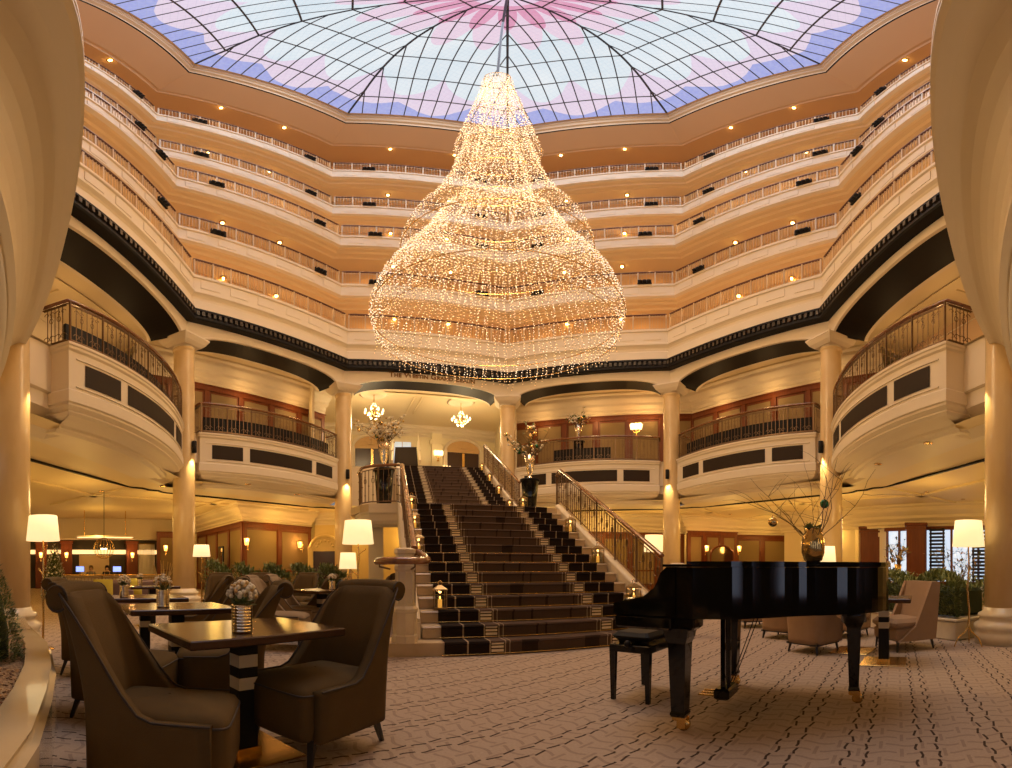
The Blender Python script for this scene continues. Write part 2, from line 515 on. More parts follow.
white = N.mix(cl, (.60, .76, .87), (.92, .96, .98))
pinkw = (.80, .66, .84)
c = N.mix(N.op('GREATER_THAN', r, white_edge), white, pinkw)
c = N.mix(N.op('GREATER_THAN', r, blue_edge), c, (.30, .36, .80))
c = N.mix(N.op('LESS_THAN', r, pet), c, (.84, .64, .80))
c = N.mix(N.op('LESS_THAN', r, pet2), c, (.74, .26, .46))
c = N.mix(N.op('LESS_THAN', r, .1), c, (.85, .6, .8))
streak = N.op('MULTIPLY', N.op('SUBTRACT', N.noise(9, 2), .5), .35)
fine = N.op('LESS_THAN', N.op('FRACT', N.op('MULTIPLY', N.op('ADD', x, y), 4.5)), .09)
fine2 = N.op('LESS_THAN', N.op('FRACT', N.op('MULTIPLY', N.op('SUBTRACT', x, y), 4.5)), .09)
c = N.mix(N.op('MULTIPLY', N.op('MAXIMUM', fine, fine2), .16), c, (.25, .3, .4))
c = N.mix(N.op('ADD', streak, .12), c, (1, 1, 1))
N.out((.05, .05, .06)); N.out(c, 'Emission Color')
M_LEAD = mat('dark_glazing_bar', (.05, .055, .075), .5)
sky = thing('window_1', None, None, (0, CYC, 0), kind='structure')
RIM = 7.79
cen = Vector((0, 0))
for bi, (a, b) in enumerate(BAYS):
    A, B = V(a, RIM) - Vector((0, CYC)), V(b, RIM) - Vector((0, CYC))
    g = MB()
    lv = [0, .14, .28, .43, .59, .74, .87, 1]
    for l0, l1 in zip(lv[:-1], lv[1:]):
        p = [A * l0, B * l0, B * l1, A * l1]
        g.quad(*[(q.x, q.y, Hl(l)) for q, l in zip(p, (l0, l0, l1, l1))])
    g.build('glass', M_GLASS, sky)
    t = (B - A).normalized(); n = Vector((-t.y, t.x))
    if n.dot(A) > 0: n = -n
    ap = abs(A.dot(n)); L = (B - A).length
    bars = MB()
    nb = 12
    for j in range(1, nb):
        s = A + t * (L * j / nb)
        # run inwards until the hip line from A or B to the centre is met
        du, dA, dB = s.dot(t), A.dot(t), B.dot(t)
        lam = du / (dA if du * dA > 0 and abs(du) > 1e-6 else dB) if abs(du) > 1e-6 else 0.04
        lam = max(lam, .05)
        if lam > .97: continue
        ls = [1.0] + [l for l in reversed(lv) if lam < l < 1] + [lam]
        pts = []
        for l in ls:
            q = s + n * (ap * (1 - l))
            pts.append((q.x, q.y, Hl(l) - .02))
        bars.tube(pts, .026, 4, smooth=False)
    for l in lv[1:-1]:
        bars.tube([((A * l).x, (A * l).y, Hl(l) - .03), ((B * l).x, (B * l).y, Hl(l) - .03)], .035, 4, smooth=False)
    bars.build('glazing_bars', M_LEAD, sky)
    rib = MB()
    rib.tube([((A * l).x, (A * l).y, Hl(l) - .05) for l in reversed(lv)], .042, 6)
    rib.build('rib', M_LEAD, sky)
mb = MB(); mb.lathe([(0.001, -.25), (.2, -.2), (.28, -.1), (.28, .05), (.001, .1)], 24, (0, 0, 32.2)); mb.build('boss', M_LEAD, sky)

# ================================================================ floors
M_CARPET = mat('patterned_carpet', (.30, .2, .15), .95, spec=.1)
N = NT(M_CARPET)
tc = N.n('ShaderNodeTexCoord'); mp = N.n('ShaderNodeMapping')
N.nt.links.new(tc.outputs['Object'], mp.inputs[0]); mp.inputs['Rotation'].default_value = (0, 0, radians(50))
sx = N.n('ShaderNodeSeparateXYZ'); N.nt.links.new(mp.outputs[0], sx.inputs[0])
X, Yy = sx.outputs[0], sx.outputs[1]
P1 = .40                                        # pitch of the paired dark chains
def frac(v): return N.op('FRACT', v)
def line(v, pos, w): return N.op('LESS_THAN', N.op('ABSOLUTE', N.op('SUBTRACT', v, pos)), w)
zig = N.op('MULTIPLY', N.op('SUBTRACT', N.op('PINGPONG', Yy, .11), .055), .18)
step = N.op('MULTIPLY', N.op('GREATER_THAN', N.op('FRACT', N.op('MULTIPLY', Yy, 4.2)), .5), .02)
u = frac(N.op('DIVIDE', N.op('ADD', X, N.op('ADD', zig, step)), P1))
u2 = frac(N.op('DIVIDE', N.op('ADD', N.op('SUBTRACT', X, zig), step), P1))
dash = N.op('LESS_THAN', N.op('FRACT', N.op('MULTIPLY', Yy, 8.4)), .80)
l1 = N.op('MULTIPLY', N.op('MAXIMUM', line(u, .33, .019), line(u2, .60, .019)), dash)
# tone-on-tone interlocking maze
wv = N.op('MULTIPLY', N.op('SINE', N.op('MULTIPLY', X, 26.0)), .018)
v1 = frac(N.op('DIVIDE', N.op('ADD', Yy, wv), .12))
gate = N.op('GREATER_THAN', frac(N.op('ADD', N.op('DIVIDE', X, .24), N.op('MULTIPLY', N.op('FLOOR', N.op('DIVIDE', Yy, .12)), .5))), .22)
l2 = N.op('MULTIPLY', line(v1, .5, .10), gate)
h1 = frac(N.op('ADD', N.op('DIVIDE', X, .24), N.op('MULTIPLY', N.op('FLOOR', N.op('DIVIDE', Yy, .12)), .5)))
l3 = line(h1, .11, .045)
ns = N.noise(60, 2); nb = N.noise(.5, 2)
c = N.mix(ns, (.335, .25, .175), (.51, .395, .285))
c = N.mix(N.op('MULTIPLY', nb, .35), c, (.27, .18, .16))
c = N.mix(N.op('MULTIPLY', N.op('MAXIMUM', l2, l3), .38), c, (.16, .10, .075))
c = N.mix(N.op('MULTIPLY', l1, .92), c, (.035, .018, .012))
N.out(c)
mb = MB()
mb.quad((-26, -4, 0), (22, -4, 0), (22, 28, 0), (-26, 28, 0))
struct('floor', mb, M_CARPET)
# stone apron under the right-hand column, a little above the carpet
M_FLOORST = mat('polished_limestone_floor', (.66, .54, .36), .12, noise=(3, (.58, .46, .30), .3, (1, 1, 1)))

# first-floor slab and ground-floor ceiling
mb = MB()
for ab in BAYS:
    ring(mb, [(8.15 if ab != (-1, 0) else 9.0, ZB + .01), (14.5, ZB + .01)], bays=[ab])
struct('floor_gallery', mb, M_FLOORST)
mb = MB()
bs = [b for b in BAYS if b != (-1, 0)]
far_b = bs[1:-1]; near_b = [bs[0], bs[-1]]
ring(mb, [(9.0, 3.456), (9.77, 3.452)], bays=far_b)
ring(mb, [(8.2, 3.56), (10.2, 3.64)], bays=far_b)  # extra hidden ring, added to block the sky showing through gaps
ring(mb, [(8.22, 3.62), (9.76, 3.452)], bays=near_b)
ring(mb, [(9.76, 3.452), (9.86, 3.44), (9.9, 3.47), (10.05, 3.47), (10.05, 3.55), (10.2, 3.55), (10.22, 3.62), (34, 3.62)])
# inside edge of the stair bay
ring(mb, [(9.0, ZB), (9.0, 3.452), (9.7, 3.452)], bays=[(-1, 0)])
for k in range(-3, 4):
    for f in (0, .5):
        A = V(k, 10.3).lerp(V(k + 1, 10.3), f) if k < 3 or f == 0 else None
        if A is None: continue
        B = V(k, 15).lerp(V(k + 1, 15), f)
        d = (B - A); mb.box(((A.x + B.x) / 2, (A.y + B.y) / 2, 3.6), (d.length, .3, .07), atan2(d.y, d.x))
    if k < 3:
        A, B = V(k, 12.4), V(k + 1, 12.4); d = B - A
        mb.box(((A.x + B.x) / 2, (A.y + B.y) / 2, 3.6), (d.length, .3, .07), atan2(d.y, d.x))
struct('ceiling_lounge', mb, M_CEIL)
# black shadow gap that wanders round the hall on the lounge ceiling
mb = MB()
for ab in BAYS[1:-1]:
    A, B = V(ab[0], 9.73), V(ab[1], 9.73)
    mid, t, n, h = bay_frame(*ab, rho=9.73)
    seg = []
    for i in range(41):
        u = -1 + 2 * i / 40
        o = -.34 + .30 * u * u if abs(u) < .84 else -.34 + .3 * .7 + (.16 * (abs(u) - .84) / .16) * .5 + .18 * min(1, (abs(u) - .84) / .05)
        q = mid + t * (u * h) + n * o
        seg.append((q.x, q.y, 3.44))
    mb.tube(seg, .035, 4, smooth=False, sx=1.3)
struct('trim_8', mb, M_BLACK)

# first-floor ceiling
mb = MB()
ring(mb, [(9.0, 8.62), (9.1, 8.5), (9.2, 8.46), (26, 8.46)])
ring(mb, [(9.7, 8.44), (9.7, 8.40), (10.0, 8.40), (10.0, 8.44)], bays=BAYS[1:-1])
for k in range(-3, 3):
    for f in (0, .5):
        if k == -3 and not f: continue
        A = V(k, 9.9).lerp(V(k + 1, 9.9), f) if f else V(k, 9.9)
        B = V(k, 12.6).lerp(V(k + 1, 12.6), f) if f else V(k, 12.6)
        d = B - A
        for s in (-.16, .16):
            nn = Vector((-d.y, d.x)).normalized() * s
            mb.box(((A.x + B.x) / 2 + nn.x, (A.y + B.y) / 2 + nn.y, 8.43), (d.length, .05, .06), atan2(d.y, d.x))
struct('ceiling_gallery', mb, M_CEIL)

# ================================================================ wood-panelled walls
def wood_wall(name, p0, p1, z0, z1, bays, thick=.12, plain=False, cornice=True, out=1):
    """timber wall with fabric panels, seen from the side to the right of p0->p1"""
    p0, p1 = Vector(p0), Vector(p1)
    d = p1 - p0; L = d.length; d.normalize(); n = Vector((d.y, -d.x)) * out
    ang = atan2(d.y, d.x)
    mb = MB()
    def bx(u, o, z, su, so, sz): 
        q = p0 + d * u + n * o
        mb.box((q.x, q.y, z), (su, so, sz), ang, bev=.012)
    bx(L / 2, -thick / 2, (z0 + z1) / 2, L, thick, z1 - z0)
    bx(L / 2, .03, z1 - .11, L, .06, .22); bx(L / 2, .05, z1 - .02, L + .06, .12, .05)
    bx(L / 2, .025, z0 + .12, L, .05, .24); bx(L / 2, .02, z0 + .95 if z1 - z0 > 2.6 else z0 + .4, L, .04, .07)
    w = L / bays
    for i in range(bays + 1):
        bx(min(max(w * i, .09), L - .09), .025, (z0 + z1) / 2, .18, .05, z1 - z0 - .1)
    o = struct(name, mb, M_WOOD)
    for i in range(bays):
        pm = MB(); q = p0 + d * (w * (i + .5)) + n * .012
        pm.box((q.x, q.y, (z0 + z1) / 2), (w - .34, .02, z1 - z0 - .62), ang)
        pm.build('fabric_panel', M_FABRICP, o)
    return o
def plain_wall(name, p0, p1, z0, z1, m, thick=.1, mould=None, out=1):
    p0, p1 = Vector(p0), Vector(p1); d = p1 - p0; L = d.length; d.normalize(); n = Vector((d.y, -d.x)) * out
    mb = MB(); q = p0 + d * (L / 2) - n * thick / 2
    mb.box((q.x, q.y, (z0 + z1) / 2), (L, thick, z1 - z0), atan2(d.y, d.x))
    o = struct(name, mb, m)
    if mould:
        pm = MB(); w = L / mould
        for i in range(mould):
            u0, u1, a, b = w * i + .25, w * (i + 1) - .25, z0 + .35, z1 - .3
            c = [p0 + d * u + n * .01 for u in (u0, u1)]
            pm.tube([(c[0].x, c[0].y, a), (c[1].x, c[1].y, a), (c[1].x, c[1].y, b), (c[0].x, c[0].y, b)], .02, 5, closed=True)
        pm.build('wall_moulding', M_CREAM, o)
    return o
def cornice(name, path, z0, z1, m=None, side=1):
    """stepped cream cornice; path walked with the room on its right"""
    h = z1 - z0
    prof = [(0, 0), (-.06, .02), (-.06, .12), (-.12, .16), (-.12, .28), (-.28, .40), (-.30, .52), (-.46, .66), (-.5, .72), (-.5, .86), (-.62, .92), (-.62, 1.0)]
    mb = MB(); mb.sweep(path, [(o * side * .9, z0 + v * h) for o, v in prof]); return struct(name, mb, m or M_CREAM)

# ground floor, left: wood block with sconces; reception wall far left
A, B, C = (-9.83, 14.6), (-8.6, 18.2), (-14.9, 17.9)
wood_wall('wall_lounge_left', C, A, 0, 2.92, 4)
wood_wall('wall_lounge_left', A, B, 0, 2.92, 2)
wood_wall('wall_lounge_left', (-16.0, 16.0), (-15.2, 16.9), 0, 2.92, 1)
plain_wall('wall_back', (-8.6, 18.6), (-3.0, 20.6), 0, 3.62, mat('warm_yellow_plaster', (.70, .53, .24), .6), mould=None)
cornice('trim_9', [C, A, B], 2.92, 3.62)
cornice('trim_9', [(-8.6, 18.6), (-3.0, 20.6)], 3.05, 3.62)
# right: panelled lounge wall
wood_wall('wall_lounge_right', (3.0, 20.6), (8.6, 20.6), 0, 2.78, 4)
wood_wall('wall_lounge_right', (8.6, 20.2), (11.3, 20.0), 0, 2.92, 3)
wood_wall('wall_lounge_right', (11.3, 20.2), (15.4, 18.9), 0, 2.8, 3)
cornice('trim_9', [(3.0, 20.6), (8.6, 20.6), (8.6, 20.2), (11.3, 20.0), (11.3, 20.2), (15.4, 18.9)], 2.8, 3.62)

# first floor gallery walls behind each bay
Wz0, Wz1 = ZB, 7.55
M_WALLB = mat('blush_plaster', (.55, .37, .22), .6)
for ab, kind in (((-2, -1), 'wood'), ((0, 1), 'wood'), ((1, 2), 'wood'), ((-3, -2), 'plain'), ((2, 3), 'plain')):
    off = 1.95
    mid, t, n, h = bay_frame(*ab, rho=RC)
    q0, q1 = mid - t * (h + .9) - n * off, mid + t * (h + .9) - n * off
    if kind == 'wood':
        wood_wall('wall_gallery_wood', q0, q1, Wz0, Wz1, 6)
        cornice('trim_10', [q0, q1], Wz1, 8.46)
    else:
        o = plain_wall('wall_gallery_side', q0 - n * .8, q1 - n * .8, Wz0, 8.46, M_WALLB if ab == (2, 3) else M_CREAM, mould=2)
# ================================================================ staircase
SA = Vector((-.2756, .9613)); SR = Vector((.9613, .2756)); SO = Vector((.68, 5.75))
RIS, TRD, NL = .166, .314, 15
SROT = atan2(SR.y, SR.x)
S_LAND0 = (NL - 1) * TRD; S_UP = S_LAND0 + 2.6; S_TOP = S_UP + 14 * TRD
def sl(x, s): 
    p = SO + SR * x + SA * s
    return p
def nose(i):                                   # (s, z) of the nosing of riser i (1..30)
    return ((i - 1) * TRD, i * RIS) if i <= NL else (S_UP + (i - NL - 1) * TRD, i * RIS)
M_RUN = mat('stair_carpet', (.075, .045, .032), .9, spec=.1)
N = NT(M_RUN)
x, y, z = N.xyz('Object')
fz = N.op('FRACT', N.op('DIVIDE', N.op('ADD', z, -.012), RIS))
def band(v, a, b): return N.op('MULTIPLY', N.op('GREATER_THAN', v, a), N.op('LESS_THAN', v, b))
ax = N.op('ABSOLUTE', x)
lines = N.op('MAXIMUM', N.op('MAXIMUM', band(x, -1.225, -1.205), band(x, 1.205, 1.225)), N.op('MAXIMUM', band(ax, .93, .945), N.op('MAXIMUM', band(ax, .735, .75), band(ax, .68, .69))))
bars = N.op('MULTIPLY', band(ax, .765, .92), N.op('MAXIMUM', band(fz, .16, .36), N.op('MAXIMUM', band(fz, .46, .62), band(fz, .72, .86))))
scroll = N.op('LESS_THAN', N.op('ABSOLUTE', N.op('SUBTRACT', N.op('ABSOLUTE', N.op('SINE', N.op('ADD', N.op('MULTIPLY', x, 3.6), N.op('MULTIPLY', y, 1.9)))), N.op('FRACT', N.op('MULTIPLY', y, .8)))), .05)
scroll = N.op('MULTIPLY', scroll, N.op('LESS_THAN', ax, .62))
c = N.mix(N.noise(40, 2), (.070, .043, .030), (.095, .06, .042))
c = N.mix(N.op('GREATER_THAN', ax, .945), c, (.022, .014, .011))
c = N.mix(N.op('MULTIPLY', scroll, .75), c, (.020, .013, .010))
c = N.mix(N.op('MULTIPLY', lines, .8), c, (.48, .36, .23))
c = N.mix(bars, c, (.86, .72, .50))
N.out(c)
M_STEP = mat('warm_stair_stone', (.60, .46, .29), .3, noise=(4, (.46, .33, .19), .3, (1, 1, 1)))
M_BRASS = mat('brass', (.72, .47, .16), .25, 1.0)
stair = thing('staircase', 'wide stone staircase with a dark patterned runner rising to the first floor', 'staircase', (SO.x, SO.y, 0), SROT)
# everything below in the stair's own frame: x across, y up the flight
for i in range(1, 31):
    s, zt = nose(i); hw = 1.74 if i <= NL else 1.62
    y1 = s + TRD + .02 if i not in (NL, 30) else s + (2.6 if i == NL else .9)
    mb = MB()
    if i == 1:
        pts = [(1.9, s - .0), (2.05, s + .1), (2.05, s + .5), (-2.3, s + .5)]
        pts += [(-2.2 - .16 * sin(t * pi / 8), s + .18 - .18 * cos(t * pi / 8)) for t in range(8, -1, -1)]
        mb.prism(pts, 0, zt)
    else:
        xl = -hw
        if i == NL: 
            mb.prism([(-2.75, s + .2), (-2.55, s + .02), (-hw, s - .02), (hw, s - .02), (2.2, s + .02), (2.3, s + .3), (2.3, y1), (-2.9, y1), (-3.0, s + .8)], zt - RIS, zt)
        else:
            mb.box((0, (s + y1) / 2, zt - RIS / 2), (2 * hw, y1 - s, RIS), bev=.012)
            mb.box((0, s, zt - .02), (2 * hw, .04, .04), bev=.015)
    mb.build('step', M_STEP, stair)
mb = MB(); cw = 1.5; prof = []
for i in range(1, 31):
    s, zt = nose(i)
    prof += [(s - .03, zt - RIS + .006), (s - .03, zt - .03), (s - .045, zt - .01), (s - .035, zt + .010), (s, zt + .012)]
    if i == NL: prof += [(S_UP - .03, zt + .012)]
prof += [(S_TOP + .9, 30 * RIS + .012)]
vs = [(-cw, p[0], p[1]) for p in prof] + [(cw, p[0], p[1]) for p in prof]; n = len(prof)
mb.add(vs, [(k, n + k, n + k + 1, k + 1) for k in range(n - 1)])
mb.build('carpet_runner', M_RUN, stair)
for i in range(1, 31):
    s, zt = nose(i)
    mb = MB(); mb.tube([(-cw - .03, s - .045, zt - RIS + .02), (cw + .03, s - .045, zt - RIS + .02)], .007, 6); mb.build('stair_rod', M_BRASS, stair)
# sloping stringers and the walls below them
def stringer(xc, s0, z0, s1, z1, w=.16):
    mb = MB(); pts = [(s0, z0 - .02), (s1, z1 - .02), (s1, z1 - .5), (s0, max(0, z0 - .5))]
    vs = [(xc - w / 2, p[0], p[1]) for p in pts] + [(xc + w / 2, p[0], p[1]) for p in pts]
    mb.add(vs, [(0, 1, 2, 3), (7, 6, 5, 4), (0, 4, 5, 1), (1, 5, 6, 2), (2, 6, 7, 3), (3, 7, 4, 0)])
    mb.tube([(xc, s0, z0), (xc, s1, z1)], .055, 6, sx=1.6)
    return mb
for sg in (-1, 1):
    s0, z0 = nose(2); s1, z1 = nose(NL)
    stringer(sg * 1.84, s0, z0 + .07, s1 + .1, z1 + .07).build('stringer', M_CREAM, stair)
    s0, z0 = nose(16); s1, z1 = nose(30)
    stringer(sg * 1.66, s0 - .1, z0 + .03, s1, z1 + .07).build('stringer', M_CREAM, stair)
    # side wall under the lower flight
    mb = MB(); pts = [(.5, 0), (S_LAND0 + .2, 0), (S_LAND0 + .2, NL * RIS - .3), (.5, .2)]
    X = sg * 1.78
    mb.add([(X, p[0], p[1]) for p in pts] + [(X - sg * .1, p[0], p[1]) for p in pts], [(0, 1, 2, 3), (7, 6, 5, 4), (3, 2, 6, 7), (1, 5, 6, 2)])
    mb.build('side_wall', M_CREAM, stair)
# rounded fascia of the half landing on both sides
for sg in (-1, 1):
    ex = 2.75 if sg < 0 else 2.2
    path = [(sg * 1.8, S_LAND0 - .02), (sg * (ex - .2), S_LAND0 + .02), (sg * ex, S_LAND0 + .25), (sg * (ex + .15), S_LAND0 + .9), (sg * (ex + .1), S_UP)]
    mb = MB(); mb.sweep(path, [(0, 2.5), (0, 2.3), (-sg * -.03, 2.26), (.03 * sg, 2.12), (.1 * sg, 2.05), (.35 * sg, 2.0)])
    mb.build('landing_fascia', M_CREAM, stair)
for xx in (-2.4, 2.0):
    mb = MB(); mb.box((xx, S_LAND0 + 1.2, 1.16), (.35, .9, 2.32)); mb.build('support_pier', M_CREAM, stair)

# --- newel pillar: marble, octagonal
mb = MB()
mb.lathe([(.20, 0), (.20, .10), (.185, .12), (.185, .42), (.20, .44), (.20, .48), (.165, .52), (.165, .56)], 8, smooth=False)
mb2 = MB(); mb2.lathe([(.138, .56), (.138, 1.0)], 8, smooth=False)
for i in range(8):
    a = 2 * pi * i / 8
    mb2.tube([(.138 * cos(a), .138 * sin(a), .56), (.138 * cos(a), .138 * sin(a), 1.0)], .014, 5)
mb3 = MB(); mb3.lathe([(.138, 1.0), (.16, 1.03), (.16, 1.08), (.145, 1.10), (.145, 1.24), (.165, 1.26), (.165, 1.31), (.12, 1.33), (.001, 1.34)], 8, smooth=False)
q = sl(-1.97, .12)
NSC = (.80, .80, .87)
nw = thing('newel_pillar', 'octagonal marble pillar standing on the bottom step at the stair\'s left foot', 'pillar', (q.x, q.y, RIS), SROT)
mb.build('base', M_STONE, nw); mb2.build('shaft', M_STONE, nw); mb3.build('cap', M_STONE, nw); nw.scale = NSC
q = sl(2.1, .25)
copy_tree(nw, (q.x, q.y, 0), SROT, 'octagonal marble pillar at the foot of the stair rail beside the piano')

# --- iron balustrades along the stairs
def scroll_bar(mb, x, h, r=.008, s=1.0):
    """wrought bar with a diamond knuckle and two scrolls, standing in the x-z plane"""
    mb.tube([(x, 0, 0), (x, 0, h)], r, 4, smooth=False)
    mb.octa((x, 0, h * .78), r * 2.6); mb.octa((x, 0, h * .22), r * 2.6)
    for sg in (-1, 1):
        mb.tube([(x + sg * .028 * s * sin(t), 0, h * .58 + .05 * s * (1 - cos(t)) * .9) for t in (0, .8, 1.6, 2.4, 3.1)], r * .7, 4, smooth=False)
def rail_run(name, label, cat, path, height, group=None, closed_h=True, panel=.42, handw=.036, kind=None, mats=(None, None)):
    """balustrade following a 3-D path of foot points"""
    hm, im = mats[0] or M_HANDRAIL, mats[1] or M_IRON
    o = thing(name, label, cat, path[0], 0, group)
    P = [Vector(p) - Vector(path[0]) for p in path]
    top = [p + Vector((0, 0, height)) for p in P]
    mb = MB(); mb.tube(top, handw, 8, sx=1.35); mb.build('handrail', hm, o)
    mb = MB(); mb.tube([p + Vector((0, 0, .06)) for p in P], .014, 5, smooth=False); mb.tube([p + Vector((0, 0, height - .09)) for p in P], .011, 5, smooth=False); mb.build('bottom_rail', im, o)
    # distances
    D = [0]
    for a, b in zip(P[:-1], P[1:]): D.append(D[-1] + (b - a).length)
    def at(d):
        for k in range(len(P) - 1):
            if d <= D[k + 1] + 1e-6:
                f = (d - D[k]) / max(D[k + 1] - D[k], 1e-6); return P[k].lerp(P[k + 1], f), (P[k + 1] - P[k])
        return P[-1], P[-1] - P[-2]
    n = max(2, round(D[-1] / (panel * 2)))
    for k in range(n + 1):
        p, d = at(D[-1] * k / n)
        pm = MB(); pm.tube([p, p + Vector((0, 0, height - .03))], .023, 4, smooth=False); pm.build('post', im, o)
    for k in range(n):
        pm = MB(); m = max(3, round(D[-1] / n / .115))
        for j in range(1, m):
            p, d = at(D[-1] * (k + j / m) / n)
            ang = atan2(d.y, d.x); base = len(pm.v)
            h = height - .13
            if j % 2: scroll_bar(pm, 0, h, .0105, 1.3)
            else: pm.tube([(0, 0, 0), (0, 0, h)], .009, 4, smooth=False); pm.octa((0, 0, h * .5), .028)
            R = Matrix.Rotation(ang, 3, 'Z')
            for q in range(base, len(pm.v)):
                v = R @ Vector(pm.v[q]) + p + Vector((0, 0, .05)); pm.v[q] = tuple(v)
        pm.build('scroll_panel', im, o)
    return o
def w3(x, s, z): 
    p = sl(x, s); return Vector((p.x, p.y, z))
RH = .92
lo = [(nose(2)[0], nose(2)[1] + .12), (nose(NL)[0], nose(NL)[1] + .12)]
rail_run('stair_railing', 'wrought-iron stair railing with wooden handrail climbing the right side from beside the piano', 'railing',
         [w3(1.84, *lo[0]), w3(1.84, *lo[1]), w3(1.9, S_LAND0 + .35, NL * RIS + .05)], RH - .1, 'stair railings')
up = [(nose(16)[0], nose(16)[1] + .06), (nose(30)[0], nose(30)[1] + .1)]
rail_run('stair_railing', 'wrought-iron railing of the upper flight, between the black pedestal and the first floor', 'railing',
         [w3(1.66, *up[0]), w3(1.66, *up[1]), w3(1.7, S_TOP + .35, 30 * RIS + .1)], RH - .05, 'stair railings')
rail_run('stair_railing', 'wrought-iron railing climbing from the marble pillar and curving round the left of the landing', 'railing',
         [w3(-1.84, *lo[0])] + [w3(-1.84, lo[0][0] + (lo[1][0] - lo[0][0]) * t, lo[0][1] + (lo[1][1] - lo[0][1]) * t) for t in (.5, .9)] +
         [w3(-1.95, S_LAND0 - .02, NL * RIS), w3(-2.2, S_LAND0 + .02, NL * RIS), w3(-2.5, S_LAND0 + .1, NL * RIS), w3(-2.7, S_LAND0 + .3, NL * RIS), w3(-2.8, S_LAND0 + .8, NL * RIS), w3(-2.8, S_LAND0 + 1.5, NL * RIS)], RH - .04, 'stair railings')
# wooden volute swinging round the marble pillar
vol = []
c0 = sl(-1.97, .12)
for t in range(0, 25):
    a = radians(62 - t * 11.5); rr = .255 + .004 * t
    zz = RIS + 1.0 + .12 * max(0, 1 - t / 8) ** 2
    vol.append((c0.x + rr * cos(a), c0.y + rr * sin(a), zz))
mb = MB(); s0 = w3(-1.84, lo[0][0], lo[0][1] + RH - .1)
v0 = thing('volute_handrail', 'curling wooden end of the handrail swinging around the marble pillar', 'handrail', (c0.x, c0.y, RIS), 0)
pts = [s0, s0.lerp(Vector(vol[0]), .5)] + vol
mb.tube([Vector(p) - Vector((c0.x, c0.y, RIS)) for p in pts], .042, 8, sx=1.3); mb.build('handrail', M_HANDRAIL, v0)
for t in (10, 18):
    p = Vector(vol[t]) - Vector((c0.x, c0.y, RIS)); mb = MB(); d = Vector((p.x, p.y, 0)).normalized()
    mb.tube([p, p - Vector((0, 0, .07)), Vector((d.x * .19, d.y * .19, p.z - .1))], .012, 6); mb.build('bracket', M_IRON, v0)
# ================================================================ giant light-string chandelier
M_BULB = mat('warm_fairy_light', (1, .8, .5), .5, emit=(1.0, .66, .33), estr=1.15)
M_BULBW = mat('bright_fairy_light', (1, .9, .7), .5, emit=(1.0, .88, .68), estr=1.6)
M_WIRE = mat('gold_wire', (.20, .12, .05), .5, .3)
for m in (M_BULB, M_BULBW, M_GLASS): m.cycles.emission_sampling = 'NONE'
rng = random.Random(3)
CHX, CHY = polar(497.5, CYC)
ch = thing('chandelier', 'giant three-tiered bell of warm fairy lights hanging in the middle of the hall', 'chandelier', (CHX, CHY, 0))
def interp(prof, t):
    D = [0]
    for a, b in zip(prof[:-1], prof[1:]): D.append(D[-1] + hypot(b[0] - a[0], b[1] - a[1]))
    d = t * D[-1]
    for k in range(len(prof) - 1):
        if d <= D[k + 1] + 1e-9:
            f = (d - D[k]) / (D[k + 1] - D[k]); return prof[k][0] + f * (prof[k + 1][0] - prof[k][0]), prof[k][1] + f * (prof[k + 1][1] - prof[k][1])
    return prof[-1]
def plen(prof): return sum(hypot(b[0] - a[0], b[1] - a[1]) for a, b in zip(prof[:-1], prof[1:]))
def string(mb, prof, ang, gap, br, jit=.02, tail=0.0):
    L = plen(prof); n = int(L / gap); pts = []
    ph = rng.random() * 6.28
    for j in range(n + 1):
        r, z = interp(prof, j / n)
        r += rng.uniform(-jit, jit); a = ang + rng.uniform(-jit, jit) * .6 / max(r, .3) + .018 * sin(ph + j * .35)
        p = (r * cos(a), r * sin(a), z + rng.uniform(-jit, jit)); pts.append(p)
        mb.octa(p, br * rng.uniform(.8, 1.25), 1 if rng.random() < .45 else 2)
    k = int(rng.uniform(0, tail) / gap)
    for j in range(k):
        p = (pts[-1][0] + rng.uniform(-.03, .03), pts[-1][1] + rng.uniform(-.03, .03), pts[-1][2] - gap)
        pts.append(p); mb.octa(p, br, 1)
    mb.tube(pts[::2] + ([pts[-1]] if len(pts) % 2 == 0 else []), .0035, 3, 0, smooth=False, cap=False)
PA = [(.26, 19.15), (.36, 17.8), (.55, 16.2), (.72, 14.9), (.88, 13.8), (.92, 13.4), (.80, 13.0)]
PA2 = [(.24, 19.1), (.30, 17), (.36, 15), (.42, 13.4)]
PB = [(.62, 14.6), (.80, 13.2), (1.02, 11.9), (1.40, 10.75), (1.80, 9.95), (2.0, 9.1), (1.98, 8.75), (1.85, 8.4)]
PB2 = [(.45, 13.6), (.62, 12.2), (.75, 11.0), (.85, 10.0)]
PC = [(1.15, 10.4), (1.60, 9.2), (2.05, 8.4), (2.40, 7.75), (2.60, 7.1), (2.62, 6.85), (2.50, 6.38)]
PC2 = [(1.85, 8.4), (2.1, 7.6), (2.25, 6.9), (2.2, 6.5)]
MB3 = [M_WIRE, M_BULB, M_BULBW]
for k in range(100):
    mb = MB(); string(mb, PC, 2 * pi * k / 100, .088, .0138, .018, .28); mb.build('light_string', MB3, ch)
mb = MB()
for k in range(40): string(mb, PA, 2 * pi * k / 40, .095, .0125, .035, .3)
for k in range(22): string(mb, PA2, 2 * pi * k / 22, .10, .013, .05)
for k in range(66): string(mb, PB, 2 * pi * k / 66, .092, .012, .03, .25)
for k in range(36): string(mb, PB2, 2 * pi * k / 36, .10, .0125, .05)
for k in range(60): string(mb, PC, 2 * pi * (k + .4) / 60, .09, .0125, .03, .4)
mb.build('light_string_curtain', MB3, ch, kind='stuff')
